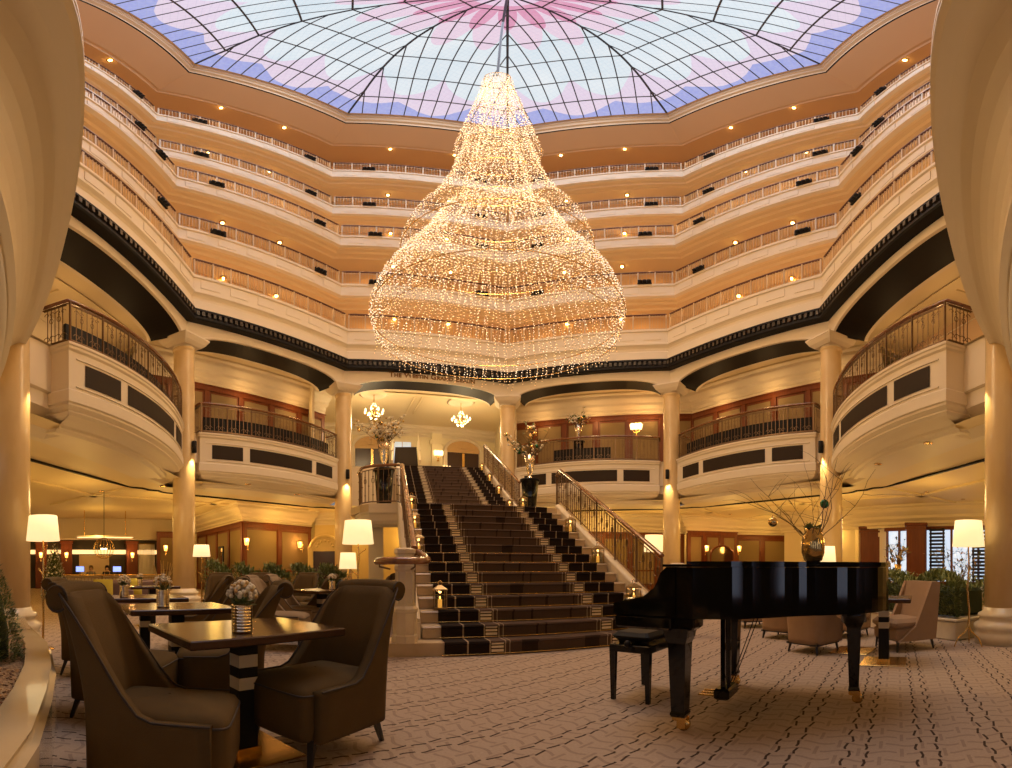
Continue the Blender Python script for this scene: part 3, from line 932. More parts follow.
for r, z, w in ((.27, 19.2, .02), (.60, 15.8, .012), (.92, 13.4, .016), (1.02, 11.9, .014), (2.0, 9.0, .02), (1.15, 10.4, .014), (2.62, 6.85, .02), (2.5, 6.38, .016)):
    mb = MB(); mb.tube([(r * cos(2 * pi * i / 48), r * sin(2 * pi * i / 48), z) for i in range(48)], w * .6, 6, closed=True); mb.build('hoop', M_BRASS, ch)
mb = MB(); mb.tube([(0, 0, 19.4), (-CHX * .5, (CYC - CHY) * .5, 26), (-CHX, CYC - CHY, 32.1)], .03, 6); mb.tube([(0, 0, 19.4), (.27, 0, 19.2)], .008, 4); mb.tube([(0, 0, 19.4), (-.27, 0, 19.2)], .008, 4); mb.tube([(0, 0, 19.4), (0, -.27, 19.2)], .008, 4)
mb.build('suspension_cable', M_LEAD, ch)
# ================================================================ gallery railings, floodlights and little lights
TW = ['lowest', 'second', 'third', 'fourth', 'topmost']
BW = {(-3, -2): 'above the nearest left balcony', (-2, -1): 'above the far left balcony', (-1, 0): 'left of the middle corner',
      (0, 1): 'right of the middle corner', (1, 2): 'above the far right balcony', (2, 3): 'above the nearest right balcony'}
M_RAILDK = mat('dark_red_handrail', (.10, .035, .02), .35)
RHT = .74
def rail_proto():
    o = thing('gallery_railing', '', 'railing', (0, 0, 0), 0, 'cream railings of the open galleries')
    mb = MB(); mb.box((0, 0, RHT), (2, .08, .07), bev=.02); mb.build('handrail', M_RAILDK, o)
    mb = MB(); mb.box((0, 0, .03), (2, .06, .05), bev=.01); mb.build('bottom_rail', M_RAILDK, o)
    mb = MB(); mb.box((0, 0, RHT / 2), (.017, .06, RHT - .03)); me = mb.build('post', M_IRONL, o)
    me.location.x = -.99
    for k in range(1, 11): link_mesh('post', me.data, o, (-.99 + .198 * k, 0, 0))
    pm = MB()
    for j in range(1, 6):
        x = .198 * j / 6
        pm.box((x, 0, RHT / 2 + .01), (.0038 if j != 3 else .006, .022, RHT - .06))
    pm.box((.099, 0, RHT - .10), (.19, .018, .016))
    p0 = pm.build('baluster_panel', M_IRONL, o); p0.location.x = -.99
    for k in range(1, 10): link_mesh('baluster_panel', p0.data, o, (-.99 + .198 * k, 0, 0))
    return o
proto = rail_proto(); used = False
M_LENS = mat('blue_lamp_glass', (.22, .28, .55), .12, coat=.6)
def flood_proto():
    o = thing('floodlight', '', 'floodlight', (0, 0, 0), 0, 'black floodlights on the gallery rails')
    mb = MB(); mb.box((0, 0, .02), (.62, .10, .04), bev=.01); mb.box((-.28, 0, .14), (.03, .08, .24)); mb.box((.28, 0, .14), (.03, .08, .24)); mb.build('bracket', M_BLACK, o)
    for k in (-1, 0, 1):
        h = MB(); M = Matrix.Rotation(radians(-25), 3, 'X')
        h.lathe([(.045, -.08), (.085, -.06), (.092, .08), (.092, .1)], 12)
        h.v = [tuple(Matrix.Rotation(radians(115), 3, 'X') @ Vector(v)) for v in h.v]
        ho = h.build('lamp_head', M_BLACK, o, loc=(k * .18, .06, .15))
        l = MB(); l.lathe([(.0001, .1), (.08, .1)], 12); l.add([], []); 
        l.lathe([(.08, .1), (.0001, .115)], 12)
        l.v = [tuple(Matrix.Rotation(radians(115), 3, 'X') @ Vector(v)) for v in l.v]
        l.build('lens', M_LENS, ho)
    o.scale = (.85, .85, .85); return o
fproto = flood_proto(); fused = False
M_STAR = mat('lit_lamp', (1, .8, .4), .5, emit=(1.0, .60, .18), estr=22)
M_STAR.cycles.emission_sampling = 'NONE'
def star_proto():
    o = thing('ceiling_light', '', 'light', (0, 0, 0), 0, 'small warm gallery ceiling lights')
    mb = MB(); mb.lathe([(.11, 0), (.11, -.03), (.08, -.04)], 14); mb.build('fitting', M_BRASS, o)
    mb = MB(); mb.sphere((0, 0, -.07), .06, 10, 6); mb.build('bulb', M_STAR, o)
    return o
sproto = star_proto(); sused = False
def place(proto, flag, loc, rz, label, scale=None):
    if not flag:
        proto.location = loc; proto.rotation_euler = (0, 0, rz); proto['label'] = label
        if scale: proto.scale = scale
        return proto
    return copy_tree(proto, loc, rz, label, scale=scale)
for i, (rho, z) in enumerate(TIERS):
    for ab in BAYS[1:-1]:
        mid, t, n, h = bay_frame(*ab, rho=rho + .10)
        ang = atan2(-t.y, -t.x) if False else atan2(t.y, t.x)
        place(proto, used, (mid.x, mid.y, z), ang, 'cream railing of the %s gallery, %s' % (TW[i], BW[ab]), (h * .982, 1, 1)); used = True
        if i > 0:
            for f, w in ((-.60, 'left'), (.66, 'right')):
                p = mid + t * (f * h) + n * .12
                # the head must look towards the hall
                fa = atan2(n.y, n.x) - pi / 2
                place(fproto, fused, (p.x, p.y, z + .0), fa, 'triple floodlight on the %s gallery, %s half, bay %s' % (TW[i], w, BW[ab])); fused = True
        zc = (TIERS[i + 1][1] - 1.04) if i < 4 else 24.75
        for f, w in ((-.36, 'left'), (.36, 'right')):
            p = mid + t * (f * h) - n * (.95 if i < 4 else .05) 
            if i == 4: zc = 24.86
            elif TIERS[i + 1][0] > rho + .5: p = mid + t * (f * h) - n * 1.55
            place(sproto, sused, (p.x, p.y, zc), 0, 'warm light in the %s gallery, %s half, bay %s' % (TW[i], w, BW[ab])); sused = True

# ================================================================ first-floor balcony railings (wrought iron)
BLAB = {(-3, -2): 'wrought-iron railing on the nearest left balcony, above the lounge with the sloping ceiling line',
        (-2, -1): 'wrought-iron railing on the far left balcony, between two columns left of the stairs',
        (0, 1): 'wrought-iron railing on the balcony right of the staircase top, under a lit wall sconce',
        (1, 2): 'wrought-iron railing on the far right balcony, above the piano',
        (2, 3): 'wrought-iron railing on the nearest right balcony, against the blush wall'}
BLAB[(-3, -2)] = 'wrought-iron railing on the nearest left balcony, above the reception side'
def iron_panel(w, h):
    mb = MB(); m = 6
    for j in range(m + 1):
        x = w * (j / m - .5)
        if j in (0, m): continue
        if j % 2 == 0: scroll_bar(mb, x, h, .0085, 1.3)
        else:
            mb.tube([(x, 0, 0), (x, 0, h)], .008, 4, smooth=False)
    for sg in (-1, 1):
        for zc, rr in ((.12, .07), (h - .12, .05)):
            for cx in (-w / 4, w / 4):
                mb.tube([(cx + sg * (rr * (1 - t / 9)) * cos(t) + sg * .05, 0, zc + rr * (1 - t / 9) * sin(t)) for t in [k * .7 for k in range(8)]], .006, 4, smooth=False)
    mb.box((0, 0, .02), (w, .02, .016)); mb.box((0, 0, h - .01), (w, .02, .014))
    return mb
for ab in BAYS[1:-1]:
    if ab == (-1, 0): continue
    fr = bframe(ab); mid, t, n, h = fr
    ins = .07
    Rr = (DA * DA + DS * DS) / (2 * DS); hh = math.asin(DA / Rr)
    o = thing('balcony_railing', BLAB[ab], 'railing', (mid.x, mid.y, ZB), atan2(t.y, t.x), 'balcony railings of the first floor')
    # local frame: x along, y = outwards is -n
    sg = 1 if Vector((-sin(o.rotation_euler.z), cos(o.rotation_euler.z))).dot(n) > 0 else -1
    def loc2(u, v): return Vector((u, sg * v, 0))
    path = [loc2(*p) for p in dplan(DA - ins, DB, DS - .0, 28, .35)]
    path = [Vector((p.x, p.y - sg * ins, 0)) for p in path]
    mb = MB(); mb.tube([p + Vector((0, 0, .93)) for p in path], .034, 8, sx=1.4); mb.build('handrail', M_HANDRAIL, o)
    mb = MB(); mb.tube([p + Vector((0, 0, .05)) for p in path], .02, 5, smooth=False); mb.tube([p + Vector((0, 0, .86)) for p in path], .014, 5, smooth=False); mb.build('bottom_rail', M_IRON, o)
    NP = 7; Ra = Rr - ins; cv = DB + DS - Rr
    pmesh = None; ph = .78
    wpan = 2 * hh * .97 * Ra / NP
    for k in range(NP + 1):
        th = hh * .97 * (2 * k / NP - 1)
        p = loc2(Ra * sin(th), cv + Ra * cos(th))
        pm = MB(); pm.tube([p, p + Vector((0, 0, .92))], .021, 4, smooth=False); pm.octa(p + Vector((0, 0, .96)), .001); pm.build('post', M_IRON, o)
    for k in range(NP):
        th = hh * .97 * (2 * (k + .5) / NP - 1)
        p = loc2(Ra * sin(th) * .999, cv + Ra * cos(th) - .01)
        if pmesh is None:
            ob = iron_panel(wpan * .96, ph).build('scroll_panel', M_IRON, o, loc=(p.x, p.y, .06), rz=-sg * th); pmesh = ob.data
        else: link_mesh('scroll_panel', pmesh, o, (p.x, p.y, .06), -sg * th)
    for s_ in (-1, 1):                              # short returns towards the columns
        p0, p1 = (path[0], path[1]) if s_ < 0 else (path[-1], path[-2])
        pm = iron_panel((p1 - p0).length * .9, ph); c = (p0 + p1) / 2
        pm.build('scroll_panel', M_IRON, o, loc=(c.x, c.y, .06), rz=pi / 2)
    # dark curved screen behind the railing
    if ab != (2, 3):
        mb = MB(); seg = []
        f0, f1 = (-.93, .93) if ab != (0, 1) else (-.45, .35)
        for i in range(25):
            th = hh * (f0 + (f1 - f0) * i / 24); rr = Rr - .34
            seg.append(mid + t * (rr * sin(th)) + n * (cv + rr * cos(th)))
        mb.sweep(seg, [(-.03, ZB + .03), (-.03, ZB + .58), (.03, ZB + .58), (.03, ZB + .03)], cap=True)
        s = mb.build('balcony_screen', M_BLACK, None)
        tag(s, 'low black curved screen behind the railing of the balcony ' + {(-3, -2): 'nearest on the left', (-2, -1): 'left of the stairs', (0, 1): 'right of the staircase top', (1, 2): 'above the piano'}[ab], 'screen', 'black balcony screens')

# --- black cylinder lamps on the columns
first = None
for k, w in ((-2, 'between the two left balconies'), (-1, 'left of the staircase'), (1, 'right of the stair rail'), (2, 'behind the piano vase')):
    p = V(k, RC); d = (Vector((0, CYC)) - p).normalized()
    # mounted on the side that faces the middle of the hall
    a = atan2(d.y, d.x)
    q = p + d * .375
    if first is None:
        first = thing('column_lamp', '', 'lamp', (0, 0, 0), 0, 'black wall lamps on the columns')
        mb = MB(); mb.lathe([(.062, 0), (.068, .01), (.068, .33), (.062, .34)], 16); mb.build('housing', M_BLACK, first)
        mb = MB(); mb.box((-.075, 0, .17), (.05, .06, .12)); mb.build('bracket', M_BLACK, first)
        mb = MB(); mb.lathe([(.001, .004), (.055, .004)], 12); mb.build('lit_lens', mat('white_hot_lens', (1, .9, .7), .5, emit=(1, .8, .5), estr=18), first)
        first.location = (q.x, q.y, 4.28); first.rotation_euler = (0, 0, a); first['label'] = 'black cylinder lamp on the column ' + w
    else: copy_tree(first, (q.x, q.y, 4.28), a, 'black cylinder lamp on the column ' + w)
# ================================================================ upholstered scroll-back chairs and tables
M_TAUPE = mat('taupe_upholstery', (.105, .064, .023), .8, spec=.12, bump=(180, .15), noise=(6, (.086, .052, .019), .3, (1, 1, 1)))
M_PIPE = mat('dark_piping', (.035, .022, .013), .7)
M_LEG = mat('black_stained_wood', (.012, .009, .007), .35)
M_TAN = mat('tan_velvet', (.34, .215, .125), .8, spec=.3, bump=(180, .1), noise=(5, (.29, .18, .10), .3, (1, 1, 1)))
M_GREIGE = mat('greige_linen', (.24, .165, .095), .8, spec=.25, bump=(180, .1))
def smooth01(t): t = max(0, min(1, t)); return t * t * (3 - 2 * t)
def leg_mb(x, y, h, sx, sy, r0=.026, r1=.015):
    mb = MB(); mb.tube([(x + sx * .05, y + sy * .05, 0), (x, y, h)], [r1, r0], 4, smooth=False); return mb
def scroll_chair(label, fab, W=.60, group=None):
    """sitter looks along +y"""
    o = thing('dining_chair', label, 'chair', (0, 0, 0), 0, group)
    hw = W / 2; zb, zs = .17, .47
    path = []
    yb = -.27
    for y in (.30, .22, .14, .06, 0, -.06, -.12, -.17): path.append((-hw, y))
    for a in (20, 45, 70): path.append((-hw + .08 - .08 * cos(radians(a)), yb + .10 - .10 * sin(radians(a))))
    for x in (-.5, -.25, 0): path.append((x * (hw - .08) * 2, yb))
    path += [(-x, y) for x, y in path[-2::-1]]
    n = len(path); K = 14
    def ht(y): return .45 + .50 * smooth01((.06 - y) / .34) ** 1.25
    def lean(z, y): 
        t = max(0, z - .42) / .55
        return -.17 * t ** 1.5 * smooth01((.25 - y) / .3)
    vs = []
    for side in (0, 1):
        for i, (x, y) in enumerate(path):
            h = ht(y)
            for k in range(K + 1):
                z = zb + (h - zb) * k / K
                taper = 1 - .13 * max(0, z - .45) / .5 - .05 * max(0, .45 - z) / .3
                px, py = x * taper, y + lean(z, y)
                if side:                                   # inner face
                    ny = .07 * smooth01((-.10 - y) / .15); nx = .065 * (1 if x > 0 else -1) * smooth01((abs(x) - (hw - .16)) / .14)
                    px -= nx; py += ny
                    z = max(zb, z - .004)
                vs.append((px, py, z))
    def vid(s, i, k): return (s * n + i) * (K + 1) + k
    fs = []
    for i in range(n - 1):
        for k in range(K):
            fs.append((vid(0, i, k), vid(0, i + 1, k), vid(0, i + 1, k + 1), vid(0, i, k + 1)))
            fs.append((vid(1, i + 1, k), vid(1, i, k), vid(1, i, k + 1), vid(1, i + 1, k + 1)))
        fs.append((vid(0, i, K), vid(0, i + 1, K), vid(1, i + 1, K), vid(1, i, K)))
        fs.append((vid(0, i + 1, 0), vid(0, i, 0), vid(1, i, 0), vid(1, i + 1, 0)))
    for e in (0, n - 1):
        for k in range(K): fs.append((vid(0, e, k), vid(0, e, k + 1), vid(1, e, k + 1), vid(1, e, k)))
    mb = MB(); mb.add(vs, fs, 0, True)
    # rolled scroll along the top of the back
    zt = .945; yc = yb + lean(zt, yb) - .022
    tw = hw * .87 - .032
    ring = []
    for k in range(15):
        x = -tw + 2 * tw * k / 14
        ring.append((x, yc - .0 + .03 * (abs(x) / tw) ** 2, zt - .012 - .014 * (abs(x) / tw) ** 3))
    mb.tube(ring, .056, 16, 0)
    back = mb.build('backrest', fab, o)
    for r0_, r1_ in ((0, 12), (n - 12, n)):
        pm = MB(); pm.tube([(vs[vid(0, i, K)][0], vs[vid(0, i, K)][1], vs[vid(0, i, K)][2] + .003) for i in range(r0_, r1_)], .006, 5); pm.build('piping', M_PIPE, back)
    for sx in (-1, 1):
        pm = MB(); pm.tube([(sx * (tw + .001), ring[0][1] + .055 * cos(t), ring[0][2] + .055 * sin(t)) for t in [j * pi / 8 for j in range(16)]], .006, 5, closed=True); pm.build('piping', M_PIPE, back)
    # seat: a crowned cushion over a deep apron
    def sup(t, a, b, e=.22): 
        c, s_ = cos(t), sin(t)
        return (a * (abs(c) ** e) * (1 if c > 0 else -1), b * (abs(s_) ** e) * (1 if s_ > 0 else -1))
    mb = MB(); rings = [(.93, .17), (.985, .19), (1, .24), (1, .40), (.985, .43), (.94, .455), (.80, .475), (.5, .492), (.02, .50)]
    m = 32; sv = []
    for sc, z in rings:
        for k in range(m):
            x, y = sup(2 * pi * k / m, hw - .055, .315); sv.append((x * sc, .055 + y * sc, z))
    sf = [(j * m + k, j * m + (k + 1) % m, (j + 1) * m + (k + 1) % m, (j + 1) * m + k) for j in range(len(rings) - 1) for k in range(m)]
    sf.append(tuple(range(m - 1, -1, -1))); mb.add(sv, sf, 0, True)
    seat = mb.build('seat', fab, o)
    pm = MB(); pm.tube([(sup(2 * pi * k / m, hw - .055, .315)[0] * .992, .055 + sup(2 * pi * k / m, hw - .055, .315)[1] * .992, .425) for k in range(m)], .006, 5, closed=True); pm.build('piping', M_PIPE, seat)
    for sx in (-1, 1):
        leg_mb(sx * (hw - .08), .29, .18, sx * .2, .5).build('leg', M_LEG, o)
        leg_mb(sx * (hw - .1), -.22, .18, sx * .2, -1.2).build('leg', M_LEG, o)
    return o
def put(o, xy, f, label, s=1.0, z=0):
    o.location = (xy[0], xy[1], z); o.rotation_euler = (0, 0, atan2(f[1], f[0]) - pi / 2); o['label'] = label
    o.scale = (s, s, s); return o
chairA = scroll_chair('', M_TAUPE, group='taupe scroll-back chairs of the left lounge')
def chair(xy, f, label, s=1.0, src=None):
    c = copy_tree(src or chairA); return put(c, xy, f, label, s)
put(chairA, (-1.39, 1.40), (.88, .47), 'large taupe scroll-back chair seen from behind, drawn up at the marble planter kerb', .93)
chairA.scale = (.93, .93, 1.03)
chair((-1.04, 2.36), (-.36, -.93), 'taupe scroll-back chair facing the camera at the right end of the nearest table', 1.02)
chair((-2.40, 2.04), (.92, .40), 'taupe scroll-back chair second in the row along the planter, seat turned right')
chair((-3.62, 2.72), (.80, .60), 'taupe scroll-back chair third along the planter, mostly hidden by the two before it')
chair((-2.0, 2.74), (-.80, -.60), 'taupe chair behind the nearest table, seat tucked under beside its pedestal')
chair((-3.02, 3.72), (-.75, -.66), 'taupe chair with its scroll back beside the golden column, behind the second table')
chair((-3.85, 4.6), (-.75, -.66), 'taupe chair just behind the one beside the golden column')
chairG = scroll_chair('', M_GREIGE, group='greige chairs by the hedge')
put(chairG, polar(281, 6.0), (.93, .25), 'greige chair with sweeping sides in front of the lounge hedge, turned right')
chair(polar(297, 6.9), (.93, .2), 'greige chair half hidden behind another, before the lounge hedge', src=chairG)
chair(polar(309, 7.6), (-.9, -.3), 'taupe chair turned left at the small table before the hedge')
chair(polar(258, 8.9), (.4, -.9), 'taupe chair back against the hedge, behind the greige chairs')
chair(polar(300, 9.3), (0, -1), 'taupe chair back by the hedge under the lit panelled corner')
chair(polar(371, 8.4), (-.9, -.2), 'dark chair back under the two floor lamps left of the stairs')
chair(polar(219, 9.0), (.5, -.8), 'taupe chair beyond the golden column, in front of the leafy hedge')

# --- tables
M_TOP = mat('dark_walnut_top', (.055, .024, .009), .22, spec=.4, noise=(2.5, (.045, .018, .007), .3, (1, 9, 1)))
M_CREAMB = mat('cream_block', (.56, .46, .30), .4)
def table(label, L=.9, Wd=.68, group=None, base=M_BRASS):
    o = thing('lounge_table', label, 'table', (0, 0, 0), 0, group)
    mb = MB(); mb.box((0, 0, .727), (Wd, L, .045), bev=.006); mb.build('tabletop', M_TOP, o)
    mb = MB()
    for z0, z1, m_ in ((.012, .40, 0), (.40, .47, 1), (.47, .53, 0), (.53, .60, 1), (.60, .705, 0)):
        mb.box((0, 0, (z0 + z1) / 2), (.115, .115, z1 - z0), mat=m_)
    mb.build('pedestal', [M_BLACK, M_CREAMB], o)
    mb = MB(); mb.box((0, 0, .007), (.5, .5, .012), bev=.004); mb.box((0, 0, .03), (.15, .15, .04)); mb.build('base_plate', base, o)
    return o
ta = thing  # readability only
T1 = table('nearest dark walnut table with banded pedestal and a tin of white berries', group='dark tables of the left lounge')
T1.location = (-1.383, 2.06, 0); T1.rotation_euler = (0, 0, atan2(.79, .42) - pi / 2)
def tb(xy, dirv, label, src=T1): return copy_tree(src, (xy[0], xy[1], 0), atan2(dirv[1], dirv[0]) - pi / 2, label)
TPOS = [(-1.383, 2.06), (-2.62, 2.86), (-3.75, 3.55)]
tb(TPOS[1], (.55, .83), 'second dark table, between the nearest table and the golden column, holding a flower tin')
tb(TPOS[2], (.6, .8), 'third dark table, farthest of the row leading towards the reception')
tb(polar(322, 6.9), (.3, .95), 'small dark table with banded pedestal in front of the lounge hedge')
tb(polar(152, 8.2), (.5, .8), 'dark table before the reception railing, beyond the row of three')
TR = table('', .62, .62, group='tables of the right lounge')
p = polar(853, 5.75); TR.location = (p.x, p.y, 0); TR.rotation_euler = (0, 0, .5); TR['label'] = 'dark pedestal table on a square brass plate, farther of the two behind the piano leg'
p = polar(884, 5.05); tb(p, (.8, .6), 'dark pedestal table on a square brass plate, nearer one beside the tan armchair', TR)

# --- low tub armchairs of the right lounge
def tub_chair(label, group):
    o = thing('armchair', label, 'armchair', (0, 0, 0), 0, group)
    hw, K = .34, 10; path = []
    for y in (.30, .15, 0, -.1): path.append((-hw, y))
    for a in (15, 35, 55, 75): path.append((-hw + .16 - .16 * cos(radians(a)), -.1 - .20 * sin(radians(a))))
    path += [(-.09, -.305), (0, -.31)]
    path += [(-x, y) for x, y in path[-2::-1]]
    n = len(path)
    def ht(y): return .47 + .36 * smooth01((.24 - y) / .46)
    vs = []
    for s_ in (0, 1):
        for x, y in path:
            for k in range(K + 1):
                z = .15 + (ht(y) - .15) * k / K
                t = 1 - .07 * max(0, .5 - z) / .3
                px, py = x * t, y * (1 - .06 * max(0, .5 - z)) - .10 * max(0, z - .4) * (1 if y < 0 else .2)
                if s_: px -= .09 * px / hw; py += .09 * (1 if y < -.12 else 0)
                vs.append((px, py, z - (.004 if s_ else 0)))
    def vid(s_, i, k): return (s_ * n + i) * (K + 1) + k
    fs = []
    for i in range(n - 1):
        for k in range(K):
            fs += [(vid(0, i, k), vid(0, i + 1, k), vid(0, i + 1, k + 1), vid(0, i, k + 1)), (vid(1, i + 1, k), vid(1, i, k), vid(1, i, k + 1), vid(1, i + 1, k + 1))]
        fs += [(vid(0, i, K), vid(0, i + 1, K), vid(1, i + 1, K), vid(1, i, K)), (vid(0, i + 1, 0), vid(0, i, 0), vid(1, i, 0), vid(1, i + 1, 0))]
    for e in (0, n - 1):
        for k in range(K): fs.append((vid(0, e, k), vid(0, e, k + 1), vid(1, e, k + 1), vid(1, e, k)))
    mb = MB(); mb.add(vs, fs, 0, True); mb.build('backrest', M_TAN, o)
    mb = MB(); mb.box((0, .03, .225), (.56, .56, .15), bev=.03); mb.build('seat_base', M_TAN, o)
    mb = MB(); mb.box((0, .05, .385), (.52, .56, .17), bev=.06); mb.build('seat', M_TAN, o)
    mb = MB(); mb.box((0, 0, .14), (.56, .54, .03)); mb.build('frame', M_LEG, o)
    for sx in (-1, 1):
        leg_mb(sx * .24, .24, .14, sx * .4, .5).build('leg', M_LEG, o); leg_mb(sx * .24, -.22, .14, sx * .4, -.6).build('leg', M_LEG, o)
    return o
tub = tub_chair('', 'tan armchairs behind the piano')
put(tub, polar(813, 5.75), (.97, .22), 'tan tub armchair seen from behind under the piano, nearest of the group', .88)
for px, r, f, lab in ((783, 6.9, (.9, .4), 'tan tub armchair left of the nearest one, half hidden by the piano'),
                      (752, 8.2, (.9, -.2), 'tan armchair farthest left behind the piano, only its lower half showing'),
                      (848, 7.0, (.3, -.95), 'tan armchair right behind the banded pedestal, facing the piano'),
                      (846, 8.3, (-.2, -.95), 'tan armchair farthest back behind the banded pedestal, in shade')):
    put(copy_tree(tub), polar(px, r), f, lab, .88)
# high-backed tan armchair at the far right
def high_armchair():
    o = thing('armchair', 'tan high-backed armchair with angled sides in front of the right hedge', 'armchair', (0, 0, 0), 0, 'tan armchairs behind the piano')
    mb = MB()
    side = [(-.33, .15), (.30, .15), (.02, .36), (-.10, .62), (-.26, .98), (-.41, .97), (-.37, .5)]
    for sx in (-1, 1):
        x0, x1 = sx * .30, sx * .36
        v = [(x0, y, z) for y, z in side] + [(x1, y, z) for y, z in side]; k = len(side)
        mb.add(v, [tuple(range(k)), tuple(range(2 * k - 1, k - 1, -1))] + [(i, i + k, (i + 1) % k + k, (i + 1) % k) for i in range(k)])
    mb.build('side_panel', M_TAN, o)
    mb = MB(); b = [(-.22, .35), (-.14, .42), (-.27, .98), (-.40, .98), (-.36, .3)]
    v = [(-.31, y, z) for y, z in b] + [(.31, y, z) for y, z in b]; k = len(b)
    mb.add(v, [tuple(range(k)), tuple(range(2 * k - 1, k - 1, -1))] + [(i, i + k, (i + 1) % k + k, (i + 1) % k) for i in range(k)]); mb.build('backrest', M_TAN, o)
    mb = MB(); mb.box((0, .04, .24), (.61, .56, .18), bev=.03); mb.build('seat_base', M_TAN, o)
    mb = MB(); mb.box((0, .08, .39), (.64, .54, .15), bev=.055); mb.build('seat', M_TAN, o)
    for sx in (-1, 1):
        leg_mb(sx * .28, .27, .16, sx * .2, .4).build('leg', M_LEG, o); leg_mb(sx * .28, -.3, .16, sx * .2, -.7).build('leg', M_LEG, o)
    return o
h = high_armchair(); put(h, polar(903, 6.0), (-.82, .25), h['label'], .92)
# ================================================================ grand piano, bench and vase
M_LACQ = mat('black_piano_lacquer', (.005, .0045, .004), .07, spec=.45)
PO = (1.50, 3.10); PAX = Vector((.71, -.704))
pr = atan2(PAX.y, PAX.x)
piano = thing('grand_piano', 'glossy black grand piano with closed lid standing on the carpet', 'piano', (PO[0], PO[1], 0), pr)
def bez(p0, p1, p2, p3, n=10):
    return [tuple(p0[k] * (1 - t) ** 3 + 3 * p1[k] * t * (1 - t) ** 2 + 3 * p2[k] * t * t * (1 - t) + p3[k] * t ** 3 for k in (0, 1)) for t in [i / n for i in range(n + 1)]]
curve = bez((.05, -.74), (.55, -.74), (.60, -.46), (.85, -.38), 14) + bez((.85, -.38), (1.10, -.30), (1.30, -.20), (1.36, .10), 10)[1:] + bez((1.36, .10), (1.40, .45), (1.30, .72), (.95, .74), 10)[1:]
outline = [(-.02, -.74)] + curve + [(-.02, .74)]
mb = MB(); mb.prism(outline, .77, 1.085, smooth=False); mb.build('case', M_LACQ, piano)
# smooth the rim
for p in piano.children if False else []: pass
over = [(x + (.02 if x > .05 else -.02) * (1 if x > 1 or x < 0 else 0), y + (.02 if y > 0 else -.02)) for x, y in outline]
mb = MB(); mb.prism(over, 1.087, 1.103); mb.build('lid', M_LACQ, piano)
front = [p for p in over if p[0] <= .6]
mb = MB(); mb.prism([(.12, -.76)] + [p for p in over if .12 < p[0]] + [(.12, .76)], 1.104, 1.120); mb.build('folded_front_lid', M_LACQ, piano)
# key bed, cheeks and fall board
mb = MB(); mb.box((-.19, 0, .735), (.40, 1.50, .09), bev=.015); mb.box((-.375, 0, .79), (.03, 1.44, .06)); mb.build('key_bed', M_LACQ, piano)
for sy in (-1, 1):
    prof = [(-.40, .78), (-.40, .85), (-.32, .87), (-.18, .90), (-.10, .96), (-.06, 1.05), (-.02, 1.086), (.04, 1.086), (.04, .78)]
    v = [(x, sy * .75, z) for x, z in prof] + [(x, sy * .69, z) for x, z in prof]; k = len(prof)
    mb = MB(); mb.add(v, [tuple(range(k)), tuple(range(2 * k - 1, k - 1, -1))] + [(i, (i + 1) % k, (i + 1) % k + k, i + k) for i in range(k)]); mb.build('cheek', M_LACQ, piano)
mb = MB(); mb.box((-.21, 0, .86), (.30, 1.37, .04), bev=.01); mb.build('fallboard', M_LACQ, piano)
for lx, ly in ((0.02, -.62), (.02, .62), (1.10, .22)):
    mb = MB()
    if lx < .5:
        mb.box((lx, ly, .735), (.26, .17, .09), bev=.02)
        secs = [(.70, .085), (.64, .075), (.60, .060), (.14, .045), (.12, .052), (.10, .045)]
    else:
        mb.lathe([(.10, .66), (.10, .77)], 16, (lx, ly, 0))
        secs = [(.74, .085), (.66, .075), (.62, .055), (.14, .038), (.12, .046), (.10, .040)]
    vs = []
    for z, w in secs:
        vs += [(lx - w, ly - w, z), (lx + w, ly - w, z), (lx + w, ly + w, z), (lx - w, ly + w, z)]
    mb.add(vs, [(4 * j + i, 4 * j + (i + 1) % 4, 4 * j + 4 + (i + 1) % 4, 4 * j + 4 + i) for j in range(len(secs) - 1) for i in range(4)])
    lg = mb.build('leg', M_LACQ, piano)
    cm = MB(); cm.box((lx, ly, .095), (.085, .085, .05), bev=.01)
    for s in (-1, 1): cm.box((lx + .02, ly + s * .032, .055), (.06, .012, .07))
    w0 = [(0.001, -.018), (.042, -.018), (.042, .018), (.001, .018)]
    base = len(cm.v); cm.lathe(w0, 14)
    for q in range(base, len(cm.v)):
        x, y, z = cm.v[q]; cm.v[q] = (lx + .025 + x, ly + z, .042 + y)
    cm.build('caster', M_BRASS, lg)
# pedal lyre
mb = MB()
for s in (-.07, .07): mb.box((.14, .0 + s, .43), (.035, .03, .62))
mb.box((.14, 0, .12), (.12, .26, .09), bev=.015); mb.box((.14, 0, .74), (.1, .26, .05)); 
for s in (-.035, 0, .035): mb.tube([(.16, s, .16), (.16, s, .74)], .006, 5)
mb.tube([(.16, .05, .12), (.40, .08, .77)], .004, 5); mb.tube([(.16, -.05, .12), (.40, -.08, .77)], .004, 5)
ly = mb.build('pedal_lyre', M_LACQ, piano)
for s in (-.07, 0, .07):
    pm = MB(); pm.box((.02, s, .095), (.16, .028, .012), bev=.004); pm.build('pedal', M_BRASS, ly)
